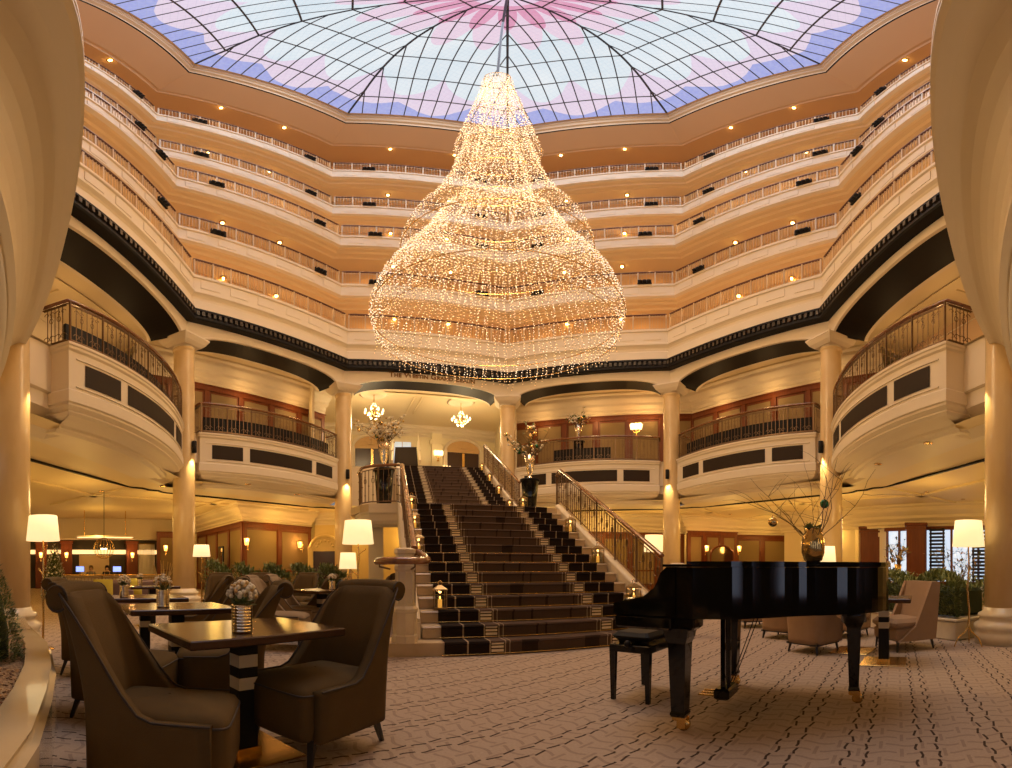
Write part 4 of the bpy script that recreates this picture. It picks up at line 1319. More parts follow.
# bench
bench = thing('piano_bench', 'black adjustable piano bench in front of the keyboard', 'bench', (PO[0] - .58 * PAX.x + .05, PO[1] - .58 * PAX.y + .05, 0), pr)
mb = MB(); mb.box((0, 0, .535), (.33, .56, .07), bev=.03); mb.build('seat', M_BLACK, bench)
mb = MB(); mb.box((0, 0, .44), (.36, .58, .06), bev=.005); mb.box((0, 0, .485), (.26, .44, .04)); mb.build('frame', M_LACQ, bench)
for sx in (-1, 1):
    for sy in (-1, 1):
        mb = MB(); mb.tube([(sx * .155, sy * .265, 0), (sx * .155, sy * .265, .42)], [.022, .034], 4, smooth=False); mb.build('leg', M_LACQ, bench)
        if sx > 0:
            k = MB(); k.sphere((0, sy * .31, .485), .03, 10, 6); k.build('knob', M_BLACK, bench)

# --- plants and vases toolkit
M_TWIG = mat('brown_twig', (.10, .06, .03), .8)
M_LEAF = mat('dark_green_leaf', (.075, .115, .03), .5, noise=(9, (.17, .20, .06), .25, (1, 1, 1)))
M_LEAF2 = mat('light_green_leaf', (.30, .31, .10), .5, noise=(8, (.10, .13, .035), .3, (1, 1, 1)))
M_BLOS = mat('cream_blossom', (.72, .62, .45), .6)
M_GOLDV = mat('mercury_gold_glass', (.62, .43, .16), .14, .85, noise=(7, (.35, .2, .07), .2, (1, 1, 1)), bump=(10, .4))
M_TIN = mat('silver_tin', (.75, .62, .45), .14, 1.0)
M_BAUB = mat('shiny_gold_bauble', (.75, .52, .2), .12, 1.0)
M_BAUG = mat('green_bauble', (.03, .16, .07), .15, .5)
prng = random.Random(11)
def twig(start, d, length, bend, r0, steps=7, rg=prng):
    p = Vector(start); d = Vector(d).normalized(); pts = [p.copy()]
    for k in range(steps):
        d = (d + Vector((rg.uniform(-bend, bend), rg.uniform(-bend, bend), rg.uniform(-bend, bend * .8)))).normalized()
        p = p + d * (length / steps); pts.append(p.copy())
    return pts
def branches(n, h, spread, r0=.006, bend=.22, rg=prng, sub=2, z0=0):
    mb = MB(); tips = []; allp = []
    for k in range(n):
        a = 2 * pi * k / n + rg.uniform(-.4, .4); s = spread * rg.uniform(.35, 1)
        pts = twig((0.02 * cos(a), .02 * sin(a), z0), (cos(a) * s, sin(a) * s, 1), h * rg.uniform(.6, 1), bend, r0, rg=rg)
        m = len(pts); mb.tube(pts, [r0 * (1 - .75 * i / (m - 1)) for i in range(m)], 4); tips.append(pts[-1]); allp += pts[3:]
        for j in range(sub):
            q = pts[rg.randint(2, m - 2)]
            dd = Vector((rg.uniform(-1, 1), rg.uniform(-1, 1), rg.uniform(.1, 1)))
            pp = twig(q, dd, h * rg.uniform(.2, .4), bend, r0 * .6, 5, rg)
            mb.tube(pp, [r0 * .55 * (1 - .7 * i / (len(pp) - 1)) for i in range(len(pp))], 4); tips.append(pp[-1]); allp += pp[2:]
    return mb, tips, allp
def leaf(mb, p, d, L, w, up=None, mat=0):
    d = Vector(d).normalized(); s = d.cross(Vector((0, 0, 1)))
    if s.length < .1: s = Vector((1, 0, 0))
    s.normalize(); n = s.cross(d)
    p = Vector(p); b = p + d * L * .5 + n * L * .08
    mb.add([p, b + s * w, p + d * L, b - s * w], [(0, 1, 2, 3)], mat)
def leaf_mass(mb, sampler, n, L, rg, matn=2):
    for k in range(n):
        p, nd = sampler()
        d = Vector(nd) + Vector((rg.uniform(-.8, .8), rg.uniform(-.8, .8), rg.uniform(-.4, .9)))
        leaf(mb, p, d, L * rg.uniform(.7, 1.3), L * .22, mat=rg.randrange(matn))

# vase on the piano
q = polar(813, 2.98)
v = thing('vase', 'mottled gold glass vase with bare twigs standing on the piano lid', 'vase', (q.x, q.y, 1.1205))
mb = MB(); mb.lathe([(.045, 0), (.062, .01), (.078, .06), (.08, .12), (.074, .17), (.058, .20), (.062, .222), (.056, .222), (.05, .20), (.066, .17), (.07, .06), (.001, .02)], 24); mb.build('body', M_GOLDV, v)
bm, tips, allp = branches(11, .80, .95, .0036, .26, random.Random(5), 3, .12); bm.build('twigs', M_TWIG, v)
TLAB = (('hanging bauble low on the left twigs of the piano vase', (-.24, .10, .25), M_BAUB), ('dark green bauble among the right twigs of the piano vase', (.16, -.04, .45), M_BAUG))
for lab, off, m_ in TLAB:
    # hung on the nearest twig point
    best = min(allp, key=lambda p: (p - Vector(off)).length)
    b = thing('bauble', lab, 'bauble', (q.x + best.x, q.y + best.y, 1.1205 + best.z - .075)); 
    mb = MB(); mb.sphere((0, 0, .03), .032, 12, 8); mb.build('ball', m_, b)
    mb = MB(); mb.tube([(0, 0, .062), (0, 0, .075)], .006, 6); mb.build('cap', M_BRASS, b)
mb = MB(); rg = random.Random(9)
for k in range(26):
    leaf(mb, (rg.uniform(-.05, .05), rg.uniform(-.05, .05), .215), (rg.uniform(-1, 1), rg.uniform(-1, 1), rg.uniform(.1, .6)), .07, .012)
mb.build('moss', M_LEAF, v)
# ================================================================ enclosing walls, windows, foyer
M_DARKWALL = mat('dark_reception_wall', (.05, .035, .02), .6)
M_CREAMW = mat('cream_wall', (.74, .62, .42), .6)
L1, L2 = Vector((-21.5, 10.6)), Vector((-16.0, 18.9))
plain_wall('wall_left', L1, L2, 0, 3.62, M_DARKWALL)
plain_wall('wall_left', (-22.5, -4), L1, 0, 3.62, M_CREAMW)
plain_wall('wall_back', L2, (-15.0, 26), 0, 3.62, M_CREAMW)
plain_wall('wall_back', (-15, 22.5), (16, 22.5), 0, 3.62, M_CREAMW)
plain_wall('wall_front', (18, -4), (-22.5, -4), 0, 3.62, M_DARK)
for k in range(7):
    X = -7.2 + 2.4 * k
    w = thing('window_%d' % (5 + k), None, None, (X, -3.93, 0), 0, kind='structure')
    mb = MB(); mb.box((0, 0, 1.65), (.62, .02, 2.3)); mb.build('pane', mat('entrance_pane', (.6, .7, .9), .1, emit=(.62, .72, 1.0), estr=1.6) if k == 0 else MATS['entrance_pane'], w)
    mb = MB()
    for sx in (-1, 1): mb.box((sx * .36, .04, 1.65), (.1, .12, 2.5))
    for zz in (.45, 2.85): mb.box((0, .04, zz), (.62, .12, .1))
    mb.build('window_frame', M_WOOD, w)
mb = MB()
ring(mb, [(14.4, ZB), (14.4, 8.6)], bays=[b for b in BAYS if b != (-1, 0)])
struct('wall_gallery_outer', mb, M_CREAMW)
# reception: soffit fascia, lit valance, pilasters, panel, curtain
ld = (L2 - L1).normalized(); ln = Vector((ld.y, -ld.x)); la = atan2(ld.y, ld.x)
def on_left(px, off=0.0):
    """where the viewing ray at px meets the reception wall"""
    t = (px - CX) / F; d = Vector((sin(t), cos(t)))
    # L1 + ld*s = d*r
    den = ld.x * -d.y + ld.y * d.x
    r = (L1.x * ld.y - L1.y * ld.x) / (d.x * ld.y - d.y * ld.x)
    return d * r + ln * off
mb = MB(); p = (L1 + L2) / 2 + ln * .5
mb.box((p.x, p.y, 3.1), ((L2 - L1).length, 1.0, 1.05), la); struct('trim_11', mb, M_CREAM)
M_VAL = mat('lit_valance', (1, .8, .4), .5, emit=(1, .66, .28), estr=1.6)
M_SHADE = mat('glowing_lampshade', (.85, .72, .5), .7, emit=(1.0, .74, .36), estr=1.15)
M_SCON = mat('amber_sconce_glass', (1, .6, .2), .5, emit=(1.0, .48, .10), estr=3.0)
M_SCON2 = mat('cream_sconce_glass', (1, .8, .5), .5, emit=(1.0, .72, .34), estr=3.0)
mb = MB(); a, b = on_left(30, .12), on_left(156, .12); d = b - a
mb.box(((a.x + b.x) / 2, (a.y + b.y) / 2, 1.93), (d.length, .05, .22), la); v = mb.build('lit_valance', M_VAL)
tag(v, 'long lit cream strip high on the dark reception wall', 'light strip')
for px in (41.5, 66.5, 131):
    mb = MB(); p = on_left(px, .2); w = .6
    mb.box((p.x, p.y, 1.25), (w, .4, 2.5), la, bev=.02); mb.box((p.x, p.y, 2.45), (w + .1, .5, .14), la); struct('wall_pier', mb, M_WOOD)
mb = MB(); p = on_left(94, .1); mb.box((p.x, p.y, 1.2), (1.45, .06, 1.0), la); mb.box((p.x, p.y, 1.2), (1.6, .04, 1.15), la)
tag(mb.build('wall_panel', mat('pale_gold_panel', (.66, .52, .32), .5)), 'square pale panel on the dark wall behind the reception desk', 'panel')
cu = thing('curtain', 'white drawn curtain hanging right of the reception', 'curtain', (0, 0, 0))
mb = MB(); a, b = on_left(138, .15), on_left(154, .15); seg = []
for k in range(41):
    q = a.lerp(b, k / 40) + ln * (.05 * sin(k * 1.6)); seg.append((q.x, q.y))
mb.sweep(seg, [(0, .02), (0, 2.35)], smooth=True); mb.build('cloth', mat('white_curtain', (.8, .74, .62), .8), cu)
mb = MB(); mb.tube([(a.x, a.y, 2.37), (b.x, b.y, 2.37)], .025, 6); mb.build('rail', M_BRASS, cu)
p = polar(105, 19.5); mb = MB(); mb.box((p.x, p.y, 2.56), (2.4, .9, .06), la); mb.build('x', M_CREAM) if False else None
cl = thing('ceiling_light_panel', 'long flat lit panel under the lowered ceiling before the reception', 'light', (p.x, p.y, 2.42), la)
mb = MB(); mb.box((0, 0, .03), (2.5, .8, .06)); mb.build('frame', M_CREAM, cl)
mb = MB(); mb.box((0, 0, -.006), (2.4, .7, .012)); mb.build('diffuser', M_VAL, cl)
mb = MB()
for sx in (-1, 1): mb.tube([(sx * .9, 0, .06), (sx * .9, 0, 1.18)], .02, 5)
mb.build('suspension_rod', M_BRASS, cl)
# reception desk, monitors, people, railing
p = polar(106, 20.6); desk = thing('reception_desk', 'long pale panelled reception desk behind the brass railing', 'desk', (p.x, p.y, 0), la)
mb = MB(); mb.box((0, 0, .36), (4.6, .6, .72)); mb.build('front', mat('pale_desk', (.55, .46, .38), .5), desk)
mb = MB(); mb.box((0, -.02, .74), (4.8, .8, .04), bev=.01); mb.build('worktop', M_STONE, desk)
for k in range(5):
    mb = MB(); mb.box((-1.8 + .9 * k, -.31, .38), (.7, .02, .5)); mb.build('panel', mat('desk_inset', (.42, .34, .30), .5) if k == 0 else MATS['desk_inset'], desk)
M_SCR = mat('blue_screen', (.2, .3, .9), .3, emit=(.25, .36, 1.0), estr=1.8)
mon = None
for px, w in ((80, 'left of the two receptionists'), (117, 'right of the two receptionists')):
    p = polar(px, 20.4)
    if mon is None:
        mon = thing('monitor', '', 'monitor', (0, 0, 0), 0, 'blue monitors on the reception desk')
        mb = MB(); mb.box((0, 0, .012), (.22, .16, .02)); mb.box((0, .02, .1), (.04, .03, .18)); mb.build('stand', M_BLACK, mon)
        mb = MB(); mb.box((0, 0, .27), (.40, .03, .27)); mb.build('case', M_BLACK, mon)
        mb = MB(); mb.box((0, -.017, .27), (.37, .006, .24)); mb.build('screen', M_SCR, mon)
        mon.location = (p.x, p.y, .76); mon.rotation_euler = (0, 0, la); mon['label'] = 'small blue monitor on the reception desk, ' + w
    else: copy_tree(mon, (p.x, p.y, .76), la, 'small blue monitor on the reception desk, ' + w)
def person(label, loc, rz, hair, cloth):
    """seated figure: one continuous skinned body"""
    o = thing('person', label, 'person', loc, rz)
    me = bpy.data.meshes.new('body')
    v = [(0, 0, .48), (0, .01, .66), (0, .02, .84), (0, .02, .95), (0, .03, 1.02), (0, .05, 1.10),
         (-.17, .02, .87), (-.22, .10, .66), (-.15, .30, .68), (-.12, .38, .70), (.17, .02, .87), (.22, .10, .66), (.15, .30, .68), (.12, .38, .70),
         (-.1, .05, .46), (-.12, .42, .46), (-.12, .42, .08), (-.12, .52, .04), (.1, .05, .46), (.12, .42, .46), (.12, .42, .08), (.12, .52, .04)]
    e = [(0, 1), (1, 2), (2, 3), (3, 4), (4, 5), (2, 6), (6, 7), (7, 8), (8, 9), (2, 10), (10, 11), (11, 12), (12, 13), (0, 14), (14, 15), (15, 16), (16, 17), (0, 18), (18, 19), (19, 20), (20, 21)]
    r = [.14, .125, .13, .06, .075, .095, .06, .048, .036, .032, .06, .048, .036, .032, .09, .07, .045, .04, .09, .07, .045, .04]
    me.from_pydata(v, e, []); me.update()
    b = bpy.data.objects.new('body', me); COL.objects.link(b); b.parent = o
    m = b.modifiers.new('skin', 'SKIN')
    for i, x in enumerate(me.skin_vertices[0].data): x.radius = (r[i], r[i]); x.use_root = (i == 0)
    b.modifiers.new('sub', 'SUBSURF').levels = 1
    me.materials.append(M_SKIN); KID.setdefault(o.name, []).append(b)
    g = MB(); g.lathe([(.15, .48), (.15, .62), (.16, .78), (.15, .88), (.06, .95)], 14, (0, .01, 0), sy=.8)
    for s in (-1, 1): g.tube([(s * .15, .02, .88), (s * .22, .10, .66), (s * .16, .28, .68)], [.07, .06, .05], 8)
    g.build('jacket', cloth, o)
    hm = MB(); hm.lathe([(.01, 1.215), (.075, 1.20), (.108, 1.13), (.106, 1.05), (.09, .97)], 12, (0, .03, 0), a0=radians(160), a1=radians(380)); hm.build('hair', hair, o)
    return o
M_SKIN = mat('skin', (.55, .33, .22), .6); M_HAIRD = mat('dark_hair', (.015, .01, .008), .6); M_HAIRL = mat('fair_hair', (.30, .2, .1), .6)
M_JACK = mat('grey_jacket', (.20, .19, .20), .8)
M_JACKD = mat('dark_jacket', (.02, .018, .02), .8)
st = None
for px, hair, cl_, lab in ((91, M_HAIRL, M_JACK, 'person in grey sitting behind the reception desk, left of the pair'), (107, M_HAIRD, M_JACKD, 'dark-haired person in black sitting behind the reception desk')):
    p = polar(px, 21.6)
    pe = person(lab, (p.x, p.y, .0), la + pi, hair, cl_)
    s = thing('stool', 'round stool under the ' + ('person in grey' if px == 91 else 'dark-haired person') + ' at reception', 'stool', (p.x, p.y, 0))
    mb = MB(); mb.lathe([(.18, .0), (.18, .02), (.03, .04), (.03, .33), (.17, .34), (.17, .375)], 14); mb.build('seat', M_BLACK, s)
rp = [polar(64, 15.3), polar(84, 15.2), polar(112, 15.2), polar(140, 15.6), polar(166, 16.4)]
rail_run('brass_railing', 'brass railing with posts in front of the reception', 'railing', [(p.x, p.y, 0) for p in rp], .84, None, panel=.6, handw=.025, mats=(M_BRASS, M_IRON))
# foyer behind the head of the stairs
fm, ft, fn, fh = bay_frame(-1, 0, rho=RC)
fo = -fn
fw0, fw1 = fm + fo * 6.3 - ft * 5.2, fm + fo * 6.3 + ft * 5.0
M_FOY = mat('foyer_cream_wall', (.78, .66, .42), .5)
mb = MB(); q = [fm + fo * 2.3 - ft * 4.2, fm + fo * 2.3 + ft * 3.9, fw1, fw0]
mb.add([(p.x, p.y, ZB + .012) for p in q], [(0, 1, 2, 3)]); struct('floor_foyer', mb, M_FLOORST)
plain_wall('wall_foyer_back', fw0, fw1, ZB, 8.46, M_FOY)
plain_wall('wall_foyer_right', fw1, fm + ft * 3.6 + fo * .4, ZB, 8.46, M_FOY)
plain_wall('wall_foyer_left', fm - ft * 4.2 + fo * .4, fw0, ZB, 8.46, M_FOY)
cornice('trim_12', [fw0 + fn * .01, fw1 + fn * .01], 8.0, 8.46)
def on_foyer(px, off=.03):
    t = (px - CX) / F; d = Vector((sin(t), cos(t)))
    r = (fw0.x * ft.y - fw0.y * ft.x) / (d.x * ft.y - d.y * ft.x)
    return d * r + fn * off
fa = atan2(ft.y, ft.x)
M_DOORW = mat('dark_mahogany_door', (.035, .012, .008), .3)
for i, px in enumerate((463, 372)):
    p = on_foyer(px, .02)
    d = thing('door_%d' % (i + 1), None, None, (p.x, p.y, ZB + .012), fa, kind='structure')
    mb = MB(); mb.box((0, 0, 1.12), (1.7, .06, 2.24)); mb.build('door_leaf', M_DOORW, d)
    mb = MB(); mb.box((0, -.04, 1.1), (.12, .03, 2.2)); mb.build('mullion', M_BRASS, d)
    mb = MB()
    for s in (-1, 1): mb.box((s * .98, -.05, 1.18), (.2, .12, 2.36), bev=.02)
    pts = [(1.0 * cos(t), -.07, 2.3 + .68 * sin(t)) for t in [pi * k / 16 for k in range(17)]]
    mb.tube(pts, .09, 8); mb.build('arched_surround', M_CREAM, d)
    mb = MB(); pts = [(.92 * cos(t), 2.24 + .68 * sin(t)) for t in [pi * k / 16 for k in range(17)]]
    mb.add([(x, -.035, z) for x, z in pts], [tuple(range(len(pts)))])
    for k in range(5): 
        t = pi * (k + .5) / 5; mb.tube([(.25 * cos(t), -.05, 2.32 + .2 * sin(t)), (.55 * cos(t), -.06, 2.32 + .38 * sin(t)), (.7 * cos(t + .2), -.05, 2.32 + .48 * sin(t + .2))], .03, 5)
    mb.lathe([(.001, .09), (.16, .05), (.2, 0)], 12, (0, -.04, 2.42)); mb.build('carved_tympanum', M_GOLD, d)
# pilaster with sconces
p = on_foyer(436, .12); mb = MB(); mb.box((p.x, p.y, (ZB + 8.2) / 2), (.55, .24, 8.2 - ZB), fa, bev=.02); mb.box((p.x, p.y, 7.7), (.75, .34, .25), fa, bev=.03); struct('trim_13', mb, M_FOY)
# flight rising further back on the left
fl = thing('upper_staircase', 'narrow dark-carpeted stair going up to the left behind the foyer', 'staircase', (0, 0, 0))
p = polar(406, 18.2); fd = Vector((-sin(.23), cos(.23))); fr_ = Vector((fd.y, -fd.x))
mb = MB(); sd = MB()
for k in range(11):
    c = p + fd * (.28 * k); mb.box((c.x, c.y, ZB + .012 + .085 * (k + 1)), (1.0, .30, .17 * (k + 1)), atan2(fr_.y, fr_.x))
mb.build('steps', mat('upper_stair_carpet', (.03, .018, .012), .9), fl)
for s in (-1, 1):
    c0, c1 = p + fr_ * (.57 * s), p + fd * 3.0 + fr_ * (.57 * s)
    mb = MB(); mb.tube([(c0.x, c0.y, ZB + .5), (c1.x, c1.y, ZB + 2.2)], .12, 4, smooth=False, sx=.4); mb.tube([(c0.x, c0.y, ZB + 1.0), (c1.x, c1.y, ZB + 2.7)], .035, 6)
    mb.build('balustrade', M_CREAM, fl)
p = on_foyer(402, .03); mb = MB(); mb.box((p.x, p.y, 7.0), (.95, .04, 1.3), fa)
w = thing('window_4', None, None, (0, 0, 0), 0, kind='structure'); mb.build('pane', mat('foyer_window', (.5, .6, .7), .3, emit=(.55, .62, .72), estr=.7), w)
mb = MB()
for s in (-.48, 0, .48): mb.box((p.x + ft.x * s + fn.x * .03, p.y + ft.y * s + fn.y * .03, 7.0), (.05, .05, 1.3), fa)
mb.build('window_frame', M_CREAM, w)
# foyer crystal chandeliers
M_CRYS = mat('lit_crystal', (1, .9, .7), .2, emit=(1, .78, .42), estr=3.5)
def small_chand():
    o = thing('crystal_chandelier', '', 'chandelier', (0, 0, 0), 0, 'crystal chandeliers of the foyer')
    mb = MB(); mb.lathe([(.001, 0), (.55, 0), (.6, -.03), (.5, -.06), (.42, -.03), (.12, -.05), (.001, -.05)], 24); mb.build('ceiling_rose', M_CREAM, o)
    mb = MB(); mb.tube([(0, 0, -.05), (0, 0, -.5)], .02, 6); mb.lathe([(.03, -.5), (.08, -.6), (.03, -.75), (.1, -.95), (.02, -1.15)], 10)
    for k in range(8):
        a = 2 * pi * k / 8; mb.tube([(0, 0, -.9), (.2 * cos(a), .2 * sin(a), -1.0), (.38 * cos(a), .38 * sin(a), -.9)], .012, 5)
    mb.build('frame', M_BRASS, o)
    for k in range(8):
        a = 2 * pi * k / 8; b = MB(); b.lathe([(.001, -.9), (.035, -.88), (.04, -.8), (.001, -.72)], 8, (.38 * cos(a), .38 * sin(a), 0)); b.build('candle_bulb', M_CRYS, o)
    mb = MB(); rg = random.Random(4)
    for k in range(46):
        a = rg.uniform(0, 6.28); z = rg.uniform(-1.2, -.45); r = .06 + .34 * max(0, (-.45 - z)) * (1 if z > -1 else (1.25 + z) * 3)
        mb.octa((r * cos(a), r * sin(a), z), .028)
    mb.build('crystals', M_CRYS, o, kind='stuff')
    return o
c1 = small_chand(); p = polar(461, 18.9); c1.location = (p.x, p.y, 8.45); c1['label'] = 'small lit crystal chandelier over the head of the stairs, before the arched door'
p = polar(374, 17.9); copy_tree(c1, (p.x, p.y, 8.45), 0, 'small crystal chandelier glowing behind the blossom branches on the landing')

# right-hand windows with blinds, piers
M_SKYW = mat('daylight_pane', (.6, .75, .9), .1, emit=(.62, .78, .98), estr=1.0)
R1, R2 = polar(880, 18.6), polar(1012, 17.2)
rd = (R2 - R1).normalized(); ra = atan2(rd.y, rd.x); rn = Vector((rd.y, -rd.x))
if rn.dot(-R1) < 0: rn = -rn
plain_wall('wall_right', R1 - rn * .3, (18, -4), 0, 3.62, M_CREAMW) if False else None
mb = MB(); c = (R1 + R2) / 2 - rn * .25; mb.box((c.x, c.y, 1.81), ((R2 - R1).length + 10, .1, 3.62), ra); struct('wall_right', mb, M_CREAMW)
plain_wall('wall_right_near', R2 + rd * 5, (R2.x + rd.x * 5 - 2, -4), 0, 3.62, M_CREAMW)
plain_wall('wall_right_far', (15.4, 18.9), R1 - rd * 1.0, 0, 3.62, M_CREAMW)
def on_right(px, off=0.0):
    t = (px - CX) / F; d = Vector((sin(t), cos(t)))
    r = (R1.x * rd.y - R1.y * rd.x) / (d.x * rd.y - d.y * rd.x)
    return d * r + rn * off
for i, (x0, x1, blinds) in enumerate(((888, 912, ()), (926, 1006, ((931, 946), (973, 1004))))):
    a, b = on_right(x0), on_right(x1); m_ = (a + b) / 2; Lw = (b - a).length
    w = thing('window_%d' % (i + 2), None, None, (m_.x, m_.y, 0), ra, kind='structure')
    sg = 1 if (Matrix.Rotation(ra, 2) @ Vector((0, 1))).dot(rn) > 0 else -1
    mb = MB(); mb.box((0, 0, 1.55), (Lw, .03, 2.1)); mb.build('pane', M_SKYW, w)
    mb = MB()
    for zz in (.48, 2.66): mb.box((0, sg * .08, zz), (Lw + .2, .16, .14))
    for k in range(4 if i else 3): mb.box((-Lw / 2 + Lw * k / (3 if i else 2), sg * .06, 1.55), (.08, .1, 2.1))
    mb.build('window_frame', M_WOOD, w)
    for x2, x3 in blinds:
        u0 = (on_right(x2) - m_).dot(rd); u1 = (on_right(x3) - m_).dot(rd)
        mb = MB()
        for k in range(15): mb.box(((u0 + u1) / 2, sg * .2, .62 + .14 * k), (abs(u1 - u0), .09, .075), M=Matrix.Rotation(radians(-20 * sg), 3, 'X'))
        for uu in (u0 + .05, u1 - .05): mb.box((uu, sg * .2, 1.6), (.07, .04, 2.1))
        mb.build('blind', mat('black_blind', (.02, .02, .022), .4) if 'black_blind' not in MATS else MATS['black_blind'], w)
for px, r, w_ in ((875, 19.2, 1.25), (916, 17.6, .75)):
    p = polar(px, r); mb = MB(); a_ = -((px - CX) / F)
    mb.box((p.x, p.y, 1.4), (w_, .7, 2.8), a_, bev=.02); mb.box((p.x, p.y, 2.78), (w_ + .14, .84, .12), a_, bev=.02); mb.box((p.x, p.y, 2.62), (w_ + .06, .76, .08), a_)
    for s in (-1, 1): mb.box((p.x + s * w_ * .24 * cos(a_) - sin(a_) * -.36, p.y + s * w_ * .24 * sin(a_) - cos(a_) * .36, 1.4), (w_ * .34, .03, 2.0), a_)
    struct('wall_pier', mb, M_WOOD)
cornice('trim_14', [R1 + rn * .0 - rd * 5, R2 + rd * 3], 2.72, 3.62)

# wall sconces
def sconce(two=False):
    o = thing('wall_sconce', '', 'wall lamp', (0, 0, 0), 0, 'amber wall sconces')
    mb = MB(); mb.box((0, .03, -.12), (.07, .03, .36), bev=.01); mb.tube([(0, .03, -.2), (0, -.09, -.18), (0, -.1, -.08)], .012, 6); mb.build('bracket', M_BRASS, o)
    mb = MB(); mb.lathe([(.07, -.10), (.105, .16), (.10, .16), (.066, -.09)], 14, (0, -.10, 0)); mb.build('glass_shade', M_SCON, o)
    return o
SC_ = sconce(); su = False
SCL = [(polar(247.5, 17.35), .28, 2.06, 'amber sconce on the nearest corner of the panelled lounge block'), (polar(302, 19.55), -1.25, 2.06, 'amber sconce at the right end of the panelled block, beside the arched doorway'),
       (polar(166, 22.2), .6, 2.02, 'amber sconce on the lone timber pier left of the golden column'),
       (on_left(41.5, .44), la, 1.72, 'amber sconce on the timber pier behind the nearest floor lamp'), (on_left(66.5, .44), la, 1.72, 'amber sconce on the timber pier right of the Christmas tree'), (on_left(131, .44), la, 1.72, 'amber sconce on the timber pier left of the white curtain'),
       (polar(706, 21.8), 0, 2.0, 'amber sconce left of the arched mirror beyond the piano'), (polar(738.5, 22.2), -.1, 2.0, 'amber sconce right of the arched mirror beyond the piano')]
SCON_LIGHTS = []
for (p, rz, z, lab) in SCL:
    # keep it just in front of its wall: step 12 cm towards the camera
    if 'pier behind' not in lab and 'tree' not in lab and 'curtain' not in lab: p = p - p.normalized() * .12
    if not su: SC_.location = (p.x, p.y, z); SC_.rotation_euler = (0, 0, rz); SC_['label'] = lab; su = True
    else: copy_tree(SC_, (p.x, p.y, z), rz, lab)
    q = p - p.normalized() * .22; SCON_LIGHTS.append((q.x, q.y, z + .12))
# twin candle sconces upstairs
def candle_sconce(label, p, rz, z):
    o = thing('candle_sconce', label, 'wall lamp', (p.x, p.y, z), rz, 'bright crystal sconces of the first floor')
    mb = MB(); mb.lathe([(.001, -.3), (.08, -.26), (.03, -.2), (.05, 0), (.02, .1)], 10, (0, -.06, 0)); mb.tube([(-.16, -.12, 0), (-.08, -.14, -.12), (.08, -.14, -.12), (.16, -.12, 0)], .014, 6); mb.build('frame', M_BRASS, o)
    for s in (-1, 0, 1):
        b = MB(); b.lathe([(.07, 0), (.10, .20), (.05, .26), (.001, .26)], 12, (s * .16, -.14, .02)); b.build('lit_shade', M_SCON2, o)
    return o
bm0, bt0, bn0, bh0 = bay_frame(0, 1)
p = polar(636.5, 17.9); candle_sconce('bright cream sconce on the panelled wall above the balcony right of the stairs', p - p.normalized() * .05, atan2(bt0.y, bt0.x), 6.75); SCON_LIGHTS.append((p.x - bn0.x * -.4, p.y + bn0.y * .4, 7.0))
p = on_foyer(436.5, .30); candle_sconce('bright cream sconce on the pilaster at the head of the stairs', p, fa, 6.9)
p = on_foyer(446, .03); candle_sconce('small cream sconce between the pilaster and the arched door', p, fa, 6.15)
# arched mirror between the lounge sconces
p = polar(722, 21.6); mr = thing('arched_mirror', 'arched dark mirror between two amber sconces beyond the piano', 'mirror', (p.x, p.y, 1.2), -.05)
pts = [(-.62, 0)] + [(.62 * cos(t), .45 + .5 * sin(t)) for t in [pi - pi * k / 16 for k in range(17)]] + [(.62, 0)]
mb = MB(); mb.add([(x, -.02, z) for x, z in pts], [tuple(range(len(pts)))]); mb.build('glass', mat('mirror_glass', (.35, .28, .2), .05, 1.0), mr)
mb = MB(); mb.tube([(x, -.03, z) for x, z in pts], .05, 6, closed=True); mb.build('frame', M_WOOD, mr)
# arched niche door on the warm wall left of the stairs
p = polar(325, 19.2); nd = thing('door_3', None, None, (p.x, p.y, 0), atan2(2.0, 5.6), kind='structure')
mb = MB(); mb.box((0, 0, .9), (1.0, .06, 1.8)); mb.build('door_leaf', M_DOORW, nd)
mb = MB()
for s in (-1, 1): mb.box((s * .62, -.04, 1.0), (.22, .14, 2.0), bev=.02)
mb.tube([(.62 * cos(t), -.06, 1.95 + .5 * sin(t)) for t in [pi * k / 14 for k in range(15)]], .08, 7); mb.build('arched_surround', MATS['warm_yellow_plaster'], nd)
mb = MB(); pts = [(.6 * cos(t), 1.85 + .5 * sin(t)) for t in [pi * k / 14 for k in range(15)]]; mb.add([(x, -.045, z) for x, z in pts], [tuple(range(len(pts)))])
for k in range(7): t = pi * (k + .5) / 7; mb.sphere((.35 * cos(t), -.05, 1.95 + .3 * sin(t)), .06, 8, 5)
mb.build('carved_tympanum', MATS['warm_yellow_plaster'], nd)
# tall bright mirror on the left face of the lounge block
p = polar(222, 18.9); mr2 = thing('framed_mirror', 'tall narrow black-framed mirror on the side of the panelled lounge block', 'mirror', (p.x, p.y, .5), atan2(-3.3, 5.07))
mb = MB(); mb.box((0, -.04, .75), (.62, .05, 1.5), bev=.01); mb.build('frame', M_BLACK, mr2)
mb = MB(); mb.box((0, -.07, .75), (.46, .02, 1.32)); mb.build('glass', mat('bright_mirror', (.8, .85, .9), .04, 1.0), mr2)
